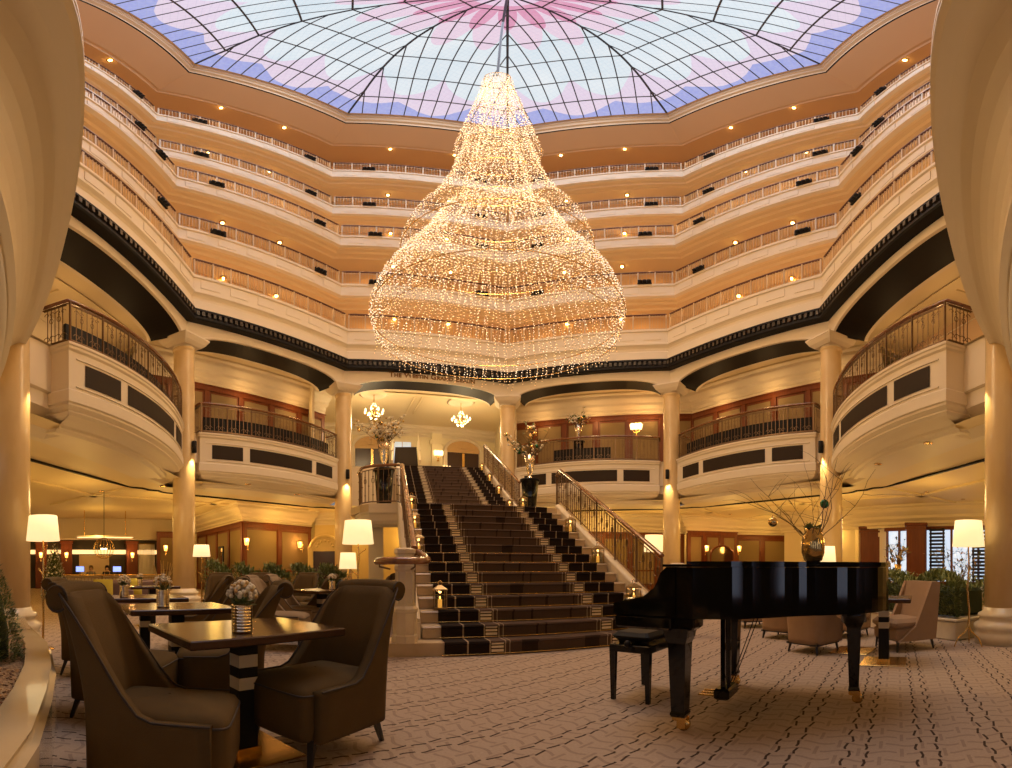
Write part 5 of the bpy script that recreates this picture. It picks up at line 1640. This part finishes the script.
# gilt lettering over the stair arch
cv = bpy.data.curves.new('hotel_lettering', 'FONT'); cv.body = 'The Westin Grand Berlin'
for ch_ in cv.body_format: ch_.use_small_caps = True
cv.small_caps_scale = .74; cv.size = .30; cv.offset = .007; cv.extrude = .012; cv.align_x = 'LEFT'; cv.align_y = 'BOTTOM'; cv.space_character = 1.02
try: cv.font
except Exception: pass
tmp = bpy.data.objects.new('tmp', cv); COL.objects.link(tmp); bpy.context.view_layer.update()
lm = bpy.data.meshes.new_from_object(tmp.evaluated_get(bpy.context.evaluated_depsgraph_get())); bpy.data.objects.remove(tmp)
lm.materials.clear(); lm.materials.append(mat('gilt_letter', (.24, .11, .02), .5))
lt = bpy.data.objects.new('hotel_lettering', lm); COL.objects.link(lt)
a = polar(389.5, 16.0); t_ = (a - fm).dot(ft); q = fm + ft * t_ + fn * .13
lt.location = (q.x, q.y, 8.40); lt.rotation_euler = (pi / 2, 0, fa)
tag(lt, 'gilt lettering on the white arch over the staircase', 'lettering')
# ================================================================ floor lamps
LAMP_L = []
def floor_lamp(label, px, r, z0, z1, rad, group, branch=True, tripod=False, first=None):
    p = polar(px, r)
    o = thing('floor_lamp', label, 'lamp', (p.x, p.y, 0), 0, group)
    mb = MB(); mb.lathe([(rad, z0), (rad * .84, z1)], 28); mb.lathe([(rad * .99, z0 + .004), (rad * .83, z1 - .004)], 28); mb.build('shade', M_SHADE, o)
    mb = MB()
    top = z0 + .1
    if tripod:
        pts = [(0, 0, .26), (.02, 0, .5), (-.015, .01, .8), (.015, 0, 1.1), (.0, 0, 1.3), (0, 0, top)]
        mb.tube(pts, [.018, .015, .014, .013, .011, .008], 7)
        for k in range(3):
            a = 2 * pi * k / 3 + .5; mb.tube([(0, 0, .28), (.05 * cos(a), .05 * sin(a), .2), (.16 * cos(a), .16 * sin(a), .12), (.22 * cos(a), .22 * sin(a), .0)], [.014, .013, .012, .009], 6)
    else:
        mb.lathe([(.15, 0), (.15, .012), (.03, .03)], 18)
        mb.tube([(0, 0, .02), (.012, 0, .4), (-.01, .008, .8), (.012, 0, 1.2), (0, 0, top)], [.016, .015, .014, .013, .011], 7)
    mb.build('stem', M_BRASS, o)
    if branch:
        for z, s in ((z0 - .12, 1), (z0 - .42, -1)):
            b = MB(); b.tube([(0, 0, z - .05), (s * .05, .01, z), (s * .11, 0, z + .035)], [.009, .008, .006], 6); b.lathe([(.001, 0), (.012, .01), (.001, .035)], 6, (s * .11, 0, z + .03)); b.build('twig', M_BRASS, o)
    b = MB(); b.sphere((0, 0, (z0 + z1) / 2), .04, 10, 6); b.build('bulb', M_STAR, o)
    LAMP_L.append((p.x, p.y, (z0 + z1) / 2, rad))
    return o
G = 'floor lamps with cream drum shades'
floor_lamp('floor lamp with cream shade and twig stem beside the left marble column', 43, 5.9, 1.44, 1.77, .225, G)
floor_lamp('floor lamp with cream shade in front of the golden column at the second table', 201.5, 11.0, 1.36, 1.65, .22, G)
floor_lamp('large floor lamp with cream shade left of the stair pillar', 358, 6.5, 1.43, 1.77, .23, G)
floor_lamp('small floor lamp below and left of the large one by the stairs', 348, 9.9, 1.06, 1.42, .20, G, branch=True)
floor_lamp('floor lamp on three bent legs in front of the right planter', 968.5, 6.15, 1.375, 1.73, .225, G, branch=False, tripod=True)
floor_lamp('lamp with wide cream shade seen through the stair railing', 654, 17.6, 1.72, 2.38, .42, G, branch=False)
floor_lamp('small lamp with cream shade behind the piano vase', 828, 11.5, 1.22, 1.64, .21, G, branch=False)

# ================================================================ planters and greenery
M_GRAV = mat('brown_bark_gravel', (.22, .11, .05), .9, noise=(55, (.50, .34, .18), .15, (1, 1, 1)), bump=(70, 1.0))
M_KERB = mat('polished_beige_marble', (.68, .55, .34), .10, noise=(2.5, (.60, .45, .25), .3, (1, 1, 1)), coat=.5)
outer = [(-5.12, 2.72), (-4.35, 2.36), (-3.2, 1.92), (-2.45, 1.50), (-1.93, 1.15), (-1.45, .80), (-1.12, .50), (-.95, .10), (-.95, -.6)]
inner = [(-5.18, 2.54), (-4.43, 2.19), (-3.29, 1.76), (-2.54, 1.35), (-2.03, 1.01), (-1.57, .67), (-1.26, .42), (-1.12, .05), (-1.12, -.6)]
def strip(mb, A, B, z, mat=0):
    for k in range(len(A) - 1): mb.quad((*A[k], z), (*A[k + 1], z), (*B[k + 1], z), (*B[k], z), mat)
pl = thing('planter', 'long curved marble planter kerb in the near left corner', 'planter', (0, 0, 0))
mb = MB(); ol = [Vector(p) for p in outer]
strip(mb, outer, inner, .45); mb.sweep(outer, [(0, .45), (-.015, .44), (-.015, .41), (0, .40), (.03, .39), (.03, 0)], smooth=False); mb.sweep(inner, [(0, .45), (0, .36)]); mb.build('kerb', M_KERB, pl)
mb = MB(); far = [(-6.0, 1.2), (-5.5, .6), (-4.6, .2), (-3.8, -.1), (-3.2, -.3), (-2.8, -.5), (-2.5, -.6), (-2.3, -.6), (-2.0, -.6)]
NG = 26; gv = []; rg = random.Random(2)
for k in range(9):
    for j in range(NG):
        f = j / (NG - 1); gv.append((inner[k][0] * (1 - f) + far[k][0] * f, inner[k][1] * (1 - f) + far[k][1] * f, .40 + rg.uniform(-.012, .014)))
mb.add(gv, [(k * NG + j, k * NG + j + 1, (k + 1) * NG + j + 1, (k + 1) * NG + j) for k in range(8) for j in range(NG - 1)])
g = mb.build('bark_gravel', M_GRAV); tag(g, 'brown bark chips filling the marble planter', 'bark chips', kind='stuff')
# bark chips near the kerb
mb = MB()
for k in range(900):
    i = rg.randrange(3, 7); t = rg.random(); f = rg.random() ** 1.3 * .5
    a = Vector(inner[i]).lerp(Vector(inner[i + 1]), t); b = Vector(far[i]).lerp(Vector(far[i + 1]), t); q = a.lerp(b, f)
    M = Matrix.Rotation(rg.uniform(0, 6.3), 3, 'Z') @ Matrix.Rotation(rg.uniform(-.6, .6), 3, 'X')
    mb.box((q.x, q.y, .415), (rg.uniform(.012, .03), rg.uniform(.008, .016), .006), M=M, mat=rg.randrange(2))
tag(mb.build('bark_chips', [mat('pale_chip', (.45, .28, .13), .9), mat('dark_chip', (.13, .06, .03), .9)]), 'loose chips on the marble planter by its kerb', 'bark chips', kind='stuff')
M_LEAFD = mat('deep_green_leaf', (.03, .045, .014), .8)
def bush(name, label, cat, loc, fn_, n, L, mats, stem=None, parts=None, group=None, seed=1):
    o = thing(name, label, cat, loc, 0, group); rg = random.Random(seed)
    mb = MB(); leaf_mass(mb, lambda: fn_(rg), n, L, rg); mb.build('foliage', mats, o)
    if stem: s = MB(); stem(s); s.build('stems', M_LEAFD, o)
    return o
def cone_s(h, r):
    def f(rg):
        z = h * (1 - sqrt(rg.random())) ; a = rg.uniform(0, 6.283); rr = r * (1 - (z / h) ** 1.6) * (.72 + .3 * rg.random()) + .01
        return Vector((rr * cos(a), rr * sin(a), z)), Vector((cos(a), sin(a), .35))
    return f
def core_cone(h, r): return lambda s: (s.tube([(0, 0, -.05), (0, 0, h * .9)], [.02, .008], 6), s.lathe([(r * .62, .03), (r * .6, h * .3), (r * .40, h * .62), (.01, h * .86)], 12))
q = polar(-13, 3.3)
bush('conical_shrub', 'dense cone-shaped green shrub in the marble planter at the left edge', 'shrub', (q.x, q.y, .39), cone_s(.86, .26), 2600, .040, [M_LEAF, M_LEAF2], core_cone(.8, .26))
def box_s(L, W, H, waves=.08):
    def f(rg):
        x = rg.uniform(-L / 2, L / 2); y = rg.uniform(-W / 2, W / 2); top = H * (1 - .16 * (1 + sin(x * 5.3 + y * 3))) ; 
        side = rg.random()
        if side < .45: z = top * rg.uniform(.85, 1.04); nd = Vector((0, 0, 1))
        else:
            z = rg.uniform(0, top); y = (W / 2) * (1 if rg.random() < .5 else -1) * rg.uniform(.85, 1.05); nd = Vector((0, 1 if y > 0 else -1, .4))
            if rg.random() < .2: x = L / 2 * (1 if rg.random() < .5 else -1); nd = Vector((1 if x > 0 else -1, 0, .3))
        return Vector((x, y, z)), nd
    return f
def core_box(L, W, H): return lambda s: s.box((0, 0, H * .38), (L * .94, W * .8, H * .72), bev=.05)
def planter(label, a, b, w, h, m=None):
    a, b = Vector(a), Vector(b); d = b - a; c = (a + b) / 2
    o = thing('planter', label, 'planter', (c.x, c.y, 0), atan2(d.y, d.x)); L = d.length
    mb = MB(); mb.box((0, 0, h / 2 - .02), (L, w, h - .04), bev=.02); mb.build('box', m or M_STONE, o)
    mb = MB()
    for sy in (-1, 1): mb.box((0, sy * (w / 2 - .06), h - .02), (L + .06, .16, .045), bev=.012)
    for sx in (-1, 1): mb.box((sx * (L / 2 - .06), 0, h - .02), (.16, w, .045), bev=.012)
    mb.build('coping', m or M_STONE, o)
    return o
# right planter beside the column
planter('low pale stone planter between the right column and the tan armchair', (6.30, 5.5), (5.98, 3.42), 1.0, .33)
hd = bush('hedge', 'thick leafy hedge in the low planter behind the tripod lamp', 'hedge', (6.12, 4.46, .33), box_s(2.0, .85, .66), 4200, .09, [M_LEAF, M_LEAF2], core_box(2.0, .8, .6), seed=3); hd.rotation_euler = (0, 0, atan2(2.08, .32))
q = polar(876.5, 9.3); hd = bush('hedge', 'leafy hedge left of the tan high-backed armchair, behind the piano tail', 'hedge', (q.x, q.y, .33), box_s(1.6, .8, .62), 2400, .09, [M_LEAF, M_LEAF2], core_box(1.6, .75, .56), seed=4); hd.rotation_euler = (0, 0, 1.7)
pq = planter('low stone planter under the hedge behind the piano tail', q + Vector((.1, -.9)), q + Vector((-.1, .9)), .95, .33)
# lounge planter left of the stairs
a, b = polar(204, 10.7), polar(345, 11.4)
planter('long pale planter box across the lounge left of the stairs', a, b, .6, .36)
for k in range(5):
    c = a.lerp(b, (k + .5) / 5); hd = bush('planter_bush', ('leafy bush at the far left end of the lounge planter beside the golden column', 'leafy bush second from the left in the lounge planter', 'leafy bush in the middle of the lounge planter', 'leafy bush fourth from the left in the lounge planter, by the arched doorway', 'leafy bush at the right end of the lounge planter beside the small lamp')[k], 'bush', (c.x, c.y, .36),
              box_s((b - a).length / 5 * .84, .5, .76 if k else .84), 700, .11, [M_LEAF, M_LEAF2], core_box((b - a).length / 6.2, .42, .6), group='bushes of the lounge planter', seed=20 + k); hd.rotation_euler = (0, 0, atan2((b - a).y, (b - a).x))
# small green conical plant beside the golden column
q = polar(222, 9.7); bush('conical_shrub', 'small cone-shaped green plant at the end of the lounge planter', 'shrub', (q.x, q.y, .02), cone_s(1.02, .30), 700, .07, [M_LEAF, M_LEAF2], core_cone(1.0, .3), seed=6)
# christmas tree
q = polar(54.5, 15.8); xt = bush('christmas_tree', 'snowy Christmas tree with white ornaments left of the reception', 'tree', (q.x, q.y, 0), cone_s(1.95, .46), 1500, .10, [M_LEAF, mat('snowy_tip', (.55, .55, .5), .7)], core_cone(1.95, .46), seed=8)
rg = random.Random(12); 
for k in range(60):
    z = .1 + 1.7 * (1 - sqrt(rg.random())); a_ = rg.uniform(0, 6.28); rr = .46 * (1 - (z / 1.95) ** 1.6) + .02
    mb = MB(); mb.sphere((rr * cos(a_), rr * sin(a_), z), .034, 8, 5); mb.build('ornament', mat('white_ornament', (.75, .72, .66), .3) if 'white_ornament' not in MATS else MATS['white_ornament'], xt)

# ================================================================ flower tins on the tables
def tin(label, loc, s=1.0, gold=False, first=None):
    o = thing('flower_tin', label, 'vase', loc, 0, 'ribbed tins of cream flowers')
    mb = MB(); pr_ = []
    for k in range(9): pr_ += [(.0455, .004 + .0138 * k), (.048, .009 + .0138 * k), (.0455, .0138 * (k + 1))]
    mb.lathe([(.001, 0), (.045, .0)] + pr_ + [(.041, .126), (.041, .10), (.001, .10)], 20); mb.build('tin', M_TIN, o)
    rg = random.Random(int(loc[0] * 97)); bl = MB(); gl = MB()
    for k in range(110):
        a = rg.uniform(0, 6.28); e = rg.uniform(-.15, 1.5); r = .062 * rg.uniform(.8, 1.05)
        bl.sphere((r * cos(a) * cos(e), r * sin(a) * cos(e), .165 + r * sin(e) * .95), rg.uniform(.007, .0115), 8, 5, mat=rg.choice((0, 0, 1)))
    bl.build('blossoms', [M_BLOS, mat('gold_berry', (.52, .33, .12), .35, .3) if 'gold_berry' not in MATS else MATS['gold_berry']], o, kind='stuff')
    for k in range(40): leaf(gl, (rg.uniform(-.03, .03), rg.uniform(-.03, .03), .125), (rg.uniform(-1, 1), rg.uniform(-1, 1), rg.uniform(0, .8)), .055, .010)
    gl.build('leaves', M_LEAF, o); o.scale = (s, s, s); return o
q = polar(242, 2.27); tin('ribbed silver tin of white berries on the nearest table', (q.x, q.y, .7505), 1.16)
q = polar(163, 3.75); t2 = tin('ribbed silver tin with taller golden flowers on the second table', (q.x, q.y, .7505), 1.2)
sp = MB(); rg = random.Random(31)
for k in range(16):
    a = rg.uniform(0, 6.28); sp.tube([(.02 * cos(a), .02 * sin(a), .12), (.05 * cos(a), .05 * sin(a), .22), (.07 * cos(a), .07 * sin(a), rg.uniform(.25, .33))], .0025, 4)
sp.build('golden_sprigs', mat('golden_sprig', (.6, .38, .1), .5), t2)
q = polar(124, 5.0); tin('silver flower tin on the third table', (q.x, q.y, .7505), 1.1)
q = polar(332, 6.95); tin('flower tin on the small table by the lounge hedge', (q.x, q.y, .7505), 1.05)
q = polar(140, 8.2); tin('flower tin on the table nearest the reception railing', (q.x, q.y, .7505), 1.0)

# ================================================================ lanterns with candles on the stairs
M_GLS = mat('clear_lantern_glass', (.9, .85, .75), .03, trans=1.0)
M_FLAME = mat('candle_flame', (1, .6, .15), .5, emit=(1, .52, .12), estr=6); M_WAX = mat('glowing_candle', (.9, .55, .15), .5, emit=(1, .48, .08), estr=.8)
M_LANT = mat('aged_brass_lantern', (.30, .19, .07), .4, .6)
def lantern():
    o = thing('lantern', '', 'lantern', (0, 0, 0), 0, 'candle lanterns on the stairs')
    mb = MB(); w = .10; h = .30
    mb.box((0, 0, .012), (.23, .23, .024)); mb.box((0, 0, h), (.23, .23, .02))
    for sx in (-1, 1):
        for sy in (-1, 1): mb.box((sx * w, sy * w, h / 2), (.016, .016, h))
    vs = [(-.115, -.115, h + .01), (.115, -.115, h + .01), (.115, .115, h + .01), (-.115, .115, h + .01), (-.03, -.03, h + .07), (.03, -.03, h + .07), (.03, .03, h + .07), (-.03, .03, h + .07)]
    mb.add(vs, [(0, 1, 5, 4), (1, 2, 6, 5), (2, 3, 7, 6), (3, 0, 4, 7), (4, 5, 6, 7)])
    mb.build('frame', M_LANT, o)
    hd_ = MB(); hd_.tube([(.035 * cos(t), 0, h + .10 + .035 * sin(t)) for t in [2 * pi * k / 12 for k in range(12)]], .006, 5, closed=True); hd_.build('handle', M_BRASS, o)
    g = MB()
    for sx, sy in ((1, 0), (-1, 0), (0, 1), (0, -1)): g.box((sx * w, sy * w, h / 2), (.004 if sx else .18, .004 if sy else .18, h - .04))
    g.build('glass', M_GLS, o)
    c = MB(); c.lathe([(.036, .024), (.036, .15), (.03, .155), (.001, .145)], 14); c.build('candle', M_WAX, o)
    f = MB(); f.lathe([(.001, .155), (.012, .168), (.009, .185), (.001, .205)], 8); f.build('flame', M_FLAME, o)
    o.scale = (.82, .82, .9); return o
ln = lantern(); lu = False
LAN = [(-1.45, 3, 'lantern with lit candle on the lowest left steps, beside the marble pillar'), (-1.62, 8, 'lantern on the left edge of the steps, level with the curled handrail'), (-1.62, 11, 'lantern high on the left edge of the lower flight'), (-1.62, 14, 'lantern on the left edge just below the landing'),
       (1.62, 3, 'lantern on the lowest right steps next to the piano'), (1.62, 7, 'lantern on the right edge halfway up the lower flight'), (1.62, 11, 'lantern on the right edge near the top of the lower flight'), (1.1, 15, 'lantern with lit candle in front of the black pedestal on the landing'),
       (1.50, 17, 'lantern on the right side low on the upper flight'), (1.50, 21, 'lantern on the right side halfway up the upper flight'), (1.50, 25, 'lantern on the right side high on the upper flight'), (1.50, 29, 'lantern on the right side at the head of the stairs')]
LANT_L = []
for x, i, lab in LAN:
    s, z = nose(i); p = sl(x, s + (.16 if i != 15 else .55))
    zz = z + (.0125 if abs(x) < 1.5 else .001)
    if i > 15: zz = z + .0005
    if not lu: ln.location = (p.x, p.y, zz); ln.rotation_euler = (0, 0, SROT); ln['label'] = lab; lu = True
    else: copy_tree(ln, (p.x, p.y, zz), SROT, lab)
    LANT_L.append((p.x, p.y, zz + .24))

# ================================================================ flower arrangements of the stairs and balcony
def pedestal(label, p, z, h=.78, r0=.15, r1=.23):
    o = thing('pedestal', label, 'pedestal', (p.x, p.y, z), 0, 'black vase pedestals')
    mb = MB(); mb.lathe([(r0 + .01, 0), (r0, .03), (r1 - .02, h - .08), (r1, h - .05), (r1, h)], 24); mb.build('body', M_LACQ, o)
    mb = MB(); mb.lathe([(r1 + .01, h - .06), (r1 + .015, h - .03), (r1 + .01, h - .005)], 24); mb.build('rim', M_BLACK, o)
    return o
def arrangement(label, p, z, vh, vr, bh, spread, m, seed, blossoms=60, n=16, baubles=None, leaves=0, bl_m=None):
    o = thing('vase', label, 'vase', (p.x, p.y, z))
    mb = MB(); mb.lathe([(.001, 0), (vr * .75, 0), (vr * .7, .02), (vr * .3, .07), (vr * .28, .11), (vr * .5, vh * .3), (vr * .72, vh * .62), (vr, vh), (vr * .94, vh), (vr * .6, vh * .6), (.001, vh * .4)], 20); mb.build('body', m, o)
    rg = random.Random(seed); bm_, tips, allp = branches(n, bh, spread, .011, .2, rg, 3, vh * .75); bm_.build('branches', M_TWIG, o)
    if blossoms:
        mb = MB()
        for k in range(blossoms):
            q = rg.choice(allp); mb.sphere((q.x + rg.uniform(-.05, .05), q.y + rg.uniform(-.05, .05), q.z + rg.uniform(-.05, .05)), rg.uniform(.018, .042), 7, 5, mat=rg.choice((0, 0, 0, 1)))
        mb.build('blossoms', [bl_m or M_BLOS, MATS['golden_sprig']], o, kind='stuff')
    if leaves:
        mb = MB()
        for k in range(leaves):
            q = rg.choice(allp); leaf(mb, q, (rg.uniform(-1, 1), rg.uniform(-1, 1), rg.uniform(-.3, 1)), .13, .028, mat=rg.randrange(2))
        mb.build('leaves', [M_LEAF, MATS['golden_sprig']], o)
    if baubles:
        for k in range(baubles):
            q = rg.choice(allp[len(allp) // 3:]); mb = MB(); mb.sphere((q.x, q.y, q.z - .04), .05, 10, 7); mb.build('bauble', rg.choice((M_BAUB, M_BAUG, M_BAUB)), o)
    return o
M_SILV = mat('silver_vase', (.78, .66, .5), .2, 1.0)
p = sl(1.30, S_LAND0 + .62); pedestal('black tapered pedestal on the right of the stair landing', p, NL * RIS + .014)
arrangement('silver goblet vase of branches with green and gold baubles on the black landing pedestal', p, NL * RIS + .014 + .78, .60, .14, .95, .75, M_SILV, 41, 46, 15, 12, 70)
p = polar(384, 10.7); pedestal('black pedestal behind the railing on the left of the stair landing', p, NL * RIS + .003, 1.0, .17, .25)
arrangement('tall silver trumpet vase of white blossom branches left of the stair landing', p, NL * RIS + 1.003, .72, .17, .95, .62, M_SILV, 43, 230, 20, 8, 0)
p = polar(578.5, 16.7); pedestal('black pedestal behind the balcony railing right of the stair', p, ZB + .025, .95, .16, .22)
arrangement('silver urn of golden flowers on the balcony right of the staircase', p, ZB + .975, .62, .17, .80, .85, M_SILV, 47, 70, 14, 6, 90)
p = polar(898, 10.5); pedestal('small dark pedestal behind the right hedge', p, .0, .75, .12, .16)
arrangement('brass vase of dark twigs in front of the right window', p, .75, .42, .09, .75, .5, M_BRASS, 53, 20, 12, 0, 90)
p = polar(958, 10.8); arrangement('small tree of bare branches with red-brown leaves before the blinds', p, .0, .5, .2, 1.55, .38, M_STONE, 59, 0, 12, 0, 120)

# ================================================================ sofas by the reception railing, wire pendant
M_VEL = mat('mauve_velvet', (.16, .10, .10), .8); M_YEL = mat('mustard_cushion', (.42, .34, .04), .8)
def sofa(label, p, rz):
    o = thing('sofa', label, 'sofa', (p.x, p.y, 0), rz, 'mauve sofas before the reception')
    mb = MB(); mb.box((0, 0, .25), (1.3, .7, .28), bev=.05); mb.build('seat', M_VEL, o)
    mb = MB(); mb.box((0, .30, .52), (1.3, .2, .5), bev=.06); mb.build('backrest', M_VEL, o)
    for s in (-1, 1): 
        mb = MB(); mb.box((s * .62, 0, .36), (.16, .72, .5), bev=.05); mb.build('armrest', M_VEL, o)
        for t in (-1, 1): leg_mb(s * .55, t * .28, .12, 0, 0).build('leg', M_LEG, o)
    return o
for px, r, w in ((103, 10.5, 'left'), (133, 11.5, 'right')):
    p = polar(px, r); rz = -(px - CX) / F; s_ = sofa('mauve sofa before the reception railing, %s of the two' % w, p, rz)
    f = Vector((sin(rz), -cos(rz)))
    c = thing('cushion', 'square mustard cushion on the %s mauve sofa' % w, 'cushion', (p.x + f.x * .12, p.y + f.y * .12, .395), rz, 'mustard cushions')
    mb = MB(); M = Matrix.Rotation(radians(-22), 3, 'X')
    n = 9; vs = []
    for s in (-1, 1):
        for i in range(n):
            for j in range(n):
                u, v_ = -1 + 2 * i / (n - 1), -1 + 2 * j / (n - 1); tck = .07 * ((1 - u * u) * (1 - v_ * v_)) ** .45
                vs.append(M @ Vector((u * .23, s * tck, v_ * .22)) + Vector((0, 0, .215)))
    fs = [(b_ + i * n + j, b_ + i * n + j + 1, b_ + (i + 1) * n + j + 1, b_ + (i + 1) * n + j) for b_ in (0, n * n) for i in range(n - 1) for j in range(n - 1)]
    mb.add(vs, fs, 0, True); mb.build('cover', M_YEL, c)
p = polar(104, 14.5); pd = thing('pendant_lamp', 'round wire-globe pendant lamp hanging before the reception', 'pendant lamp', (p.x, p.y, 1.72))
mb = MB()
for k in range(9):
    a = pi * k / 9
    mb.tube([(.34 * sin(t) * cos(a), .34 * sin(t) * sin(a), .34 * cos(t)) for t in [2 * pi * j / 24 for j in range(24)]], .006, 4, closed=True)
mb.build('wire_globe', M_BRASS, pd); mb = MB(); mb.tube([(0, 0, .34), (0, 0, 1.88)], .01, 5); mb.build('cable', M_BLACK, pd)
for k in range(5):
    mb = MB(); a = 2 * pi * k / 5; mb.sphere((.09 * cos(a), .09 * sin(a), -.02), .03, 8, 6); mb.build('bulb', M_CRYS, pd)
# small downlights of the lounge ceiling
dl = None
for n_, (px, py) in enumerate(((101, 491), (163, 486), (248, 484), (928, 443), (878, 464), (927, 492), (963, 499), (297, 494), (730, 514))):
    zc = 3.452 if n_ in (1, 2, 3, 4, 7) else 3.62
    r = (zc - HC) / tan((Y0 - py) / F); p = polar(px, r)
    w = ('near the left column', 'under the nearest left balcony', 'under the far left balcony, left half', 'under the nearest right balcony, closer to the column', 'under the nearest right balcony, closer to the vase', 'beyond the dark ceiling line right of the vase', 'closest to the right tripod lamp', 'under the far left balcony, right half', 'above the arched mirror')[n_]
    lab = 'small recessed downlight in the lounge ceiling ' + w
    if dl is None:
        dl = thing('downlight', lab, 'downlight', (p.x, p.y, zc), 0, 'recessed downlights of the lounge ceiling')
        mb = MB(); mb.lathe([(.05, .0), (.085, -.004), (.09, -.012), (.06, -.016), (.05, -.01)], 16); mb.build('trim_ring', M_BRASS, dl)
        mb = MB(); mb.lathe([(.001, -.003), (.05, -.003)], 12); mb.build('lens', M_CRYS, dl)
    else: copy_tree(dl, (p.x, p.y, zc), 0, lab)
# ================================================================ light
def lamp(name, loc, power, col=(1, .70, .36), radius=.12, typ='POINT', rot=None, size=None, spot=None, blend=.6):
    d = bpy.data.lights.new(name, typ); d.energy = power; d.color = col
    if typ == 'AREA':
        d.shape = 'DISK'; d.size = size
    else: d.shadow_soft_size = radius
    if typ == 'SPOT': d.spot_size = spot; d.spot_blend = blend
    o = bpy.data.objects.new(name, d); COL.objects.link(o); o.location = loc
    if rot: o.rotation_euler = rot
    return o
WARM = (1, .66, .32); WARM2 = (1, .72, .42)
DOWN = (0, 0, 0)
def down(name, p, z, power, col=WARM, ang=165, radius=.1):
    return lamp(name, (p.x, p.y, z), power, col, radius, 'SPOT', (0, 0, 0), spot=radians(ang), blend=.8)
for i, (rho, z) in enumerate(TIERS):
    zc = (TIERS[i + 1][1] - 1.12) if i < 4 else 24.6
    for a, b in BAYS:
        for f in (.2, .5, .8):
            p = V(a, rho + 1.05).lerp(V(b, rho + 1.05), f)
            down('gallery_downlight_lamp', p, zc, 62, (1, .53, .19), 172, .3)
for a, b in BAYS:
    for f in (.2, .5, .8):
        p = V(a, 9.75).lerp(V(b, 9.75), f)
        lamp('first_floor_fill', (p.x, p.y, 7.3), 16, (1, .60, .23), .2)  # added fill without any fitting, brightens first-floor walls and ceiling
for p in (polar(461, 18.9), polar(374, 17.9)):
    lamp('foyer_chandelier_lamp', (p.x, p.y, 7.2), 170, (1, .76, .42), .3)
for a, b in BAYS:
    for f, rr in ((.2, 11.2), (.5, 12.2), (.8, 11.2), (.5, 15.2), (.2, 16), (.8, 16)):
        p = V(a, rr).lerp(V(b, rr), f)
        if -20 < p.x < 16 and p.y < 22: lamp('lounge_fill', (p.x, p.y, 2.5), 46, (1, .58, .13), .25)  # unseen fill points added at mid-height to brighten the lounge ceiling and walls
for ab in BAYS[1:-1]:
    if ab == (-1, 0): continue
    mid, t, n, h = bay_frame(*ab)
    for f in (-.5, .5):
        p = mid + n * .1 + t * (h * f); lamp('soffit_fill', (p.x, p.y, 2.0), 22, (1, .66, .28), .25)  # fill added below the balconies to lift their undersides, no real fixture
for q in SCON_LIGHTS: lamp('sconce_lamp', q, 26, (1, .50, .14), .06)
for x, y, z, r in LAMP_L: lamp('floor_lamp_bulb', (x, y, z), 26, (1, .68, .30), .05)
for q in LANT_L: lamp('candle_lamp', q, .45, (1, .5, .15), .02)
for k in (-2, -1, 1, 2):
    p = V(k, RC); d = (Vector((0, CYC)) - p).normalized(); q = p + d * .42
    lamp('column_spot', (q.x, q.y, 4.26), 150, (1, .72, .34), .03, 'SPOT', (0, 0, 0), spot=radians(70), blend=.5)
for k in (-3, 3):
    p = V(k, RC); d = (Vector((0, CYC)) - p).normalized(); q = p + d * .45
    lamp('column_spot', (q.x, q.y, 3.9), 70, (1, .74, .38), .03, 'SPOT', (0, 0, 0), spot=radians(80), blend=.6)
for z, p in ((7.2, 260), (9, 300), (11.5, 240), (14.5, 160), (17.5, 90)):
    lamp('chandelier_lamp', (CHX, CHY, z), p * 1.15, (1, .68, .36), .45)
for x in (-3.2, 3.2): lamp('entrance_fill', (x, -2.0, 2.4), 16, WARM2, .3)  # invented fill behind the camera, meant for the near balcony undersides
for x in (-3.6, 3.6): lamp('near_balcony_fill', (x, .5, .55), 90, WARM2, .1, 'SPOT', (pi, 0, 0), spot=radians(120), blend=.6)  # made-up upward fill, no fitting here, lights the near balconies from below
# daylight through the glass roof
o = lamp('skylight_daylight', (0, CYC, 26.6), 1500, (.80, .86, 1.0), typ='AREA', size=14)
w = bpy.data.worlds.new('World'); SC.world = w; w.use_nodes = True
bg = w.node_tree.nodes['Background']; bg.inputs[0].default_value = (.75, .85, 1, 1); bg.inputs[1].default_value = .3
# ================================================================ camera
cd = bpy.data.cameras.new('camera'); cam = bpy.data.objects.new('camera', cd); COL.objects.link(cam)
cd.type = 'PANO'
cd.panorama_type = 'EQUIRECTANGULAR'
cd.longitude_min = -CX / F; cd.longitude_max = (1012 - CX) / F
cd.latitude_min = -(768 - Y0) / F; cd.latitude_max = Y0 / F
cam.location = (0, 0, HC); cam.rotation_euler = (pi / 2, 0, 0)
cd.clip_start = .02
SC.camera = cam
SC.view_settings.view_transform = 'Standard'; SC.view_settings.look = 'None'; SC.view_settings.gamma = 1
SC.view_settings.exposure = -0.12; SC.view_settings.use_curve_mapping = False
try:
    SC.cycles.use_denoising = True
    SC.cycles.max_bounces = 6; SC.cycles.diffuse_bounces = 3; SC.cycles.glossy_bounces = 3; SC.cycles.transparent_max_bounces = 12
    SC.cycles.sample_clamp_indirect = 4
    SC.cycles.use_light_tree = True
except Exception: pass
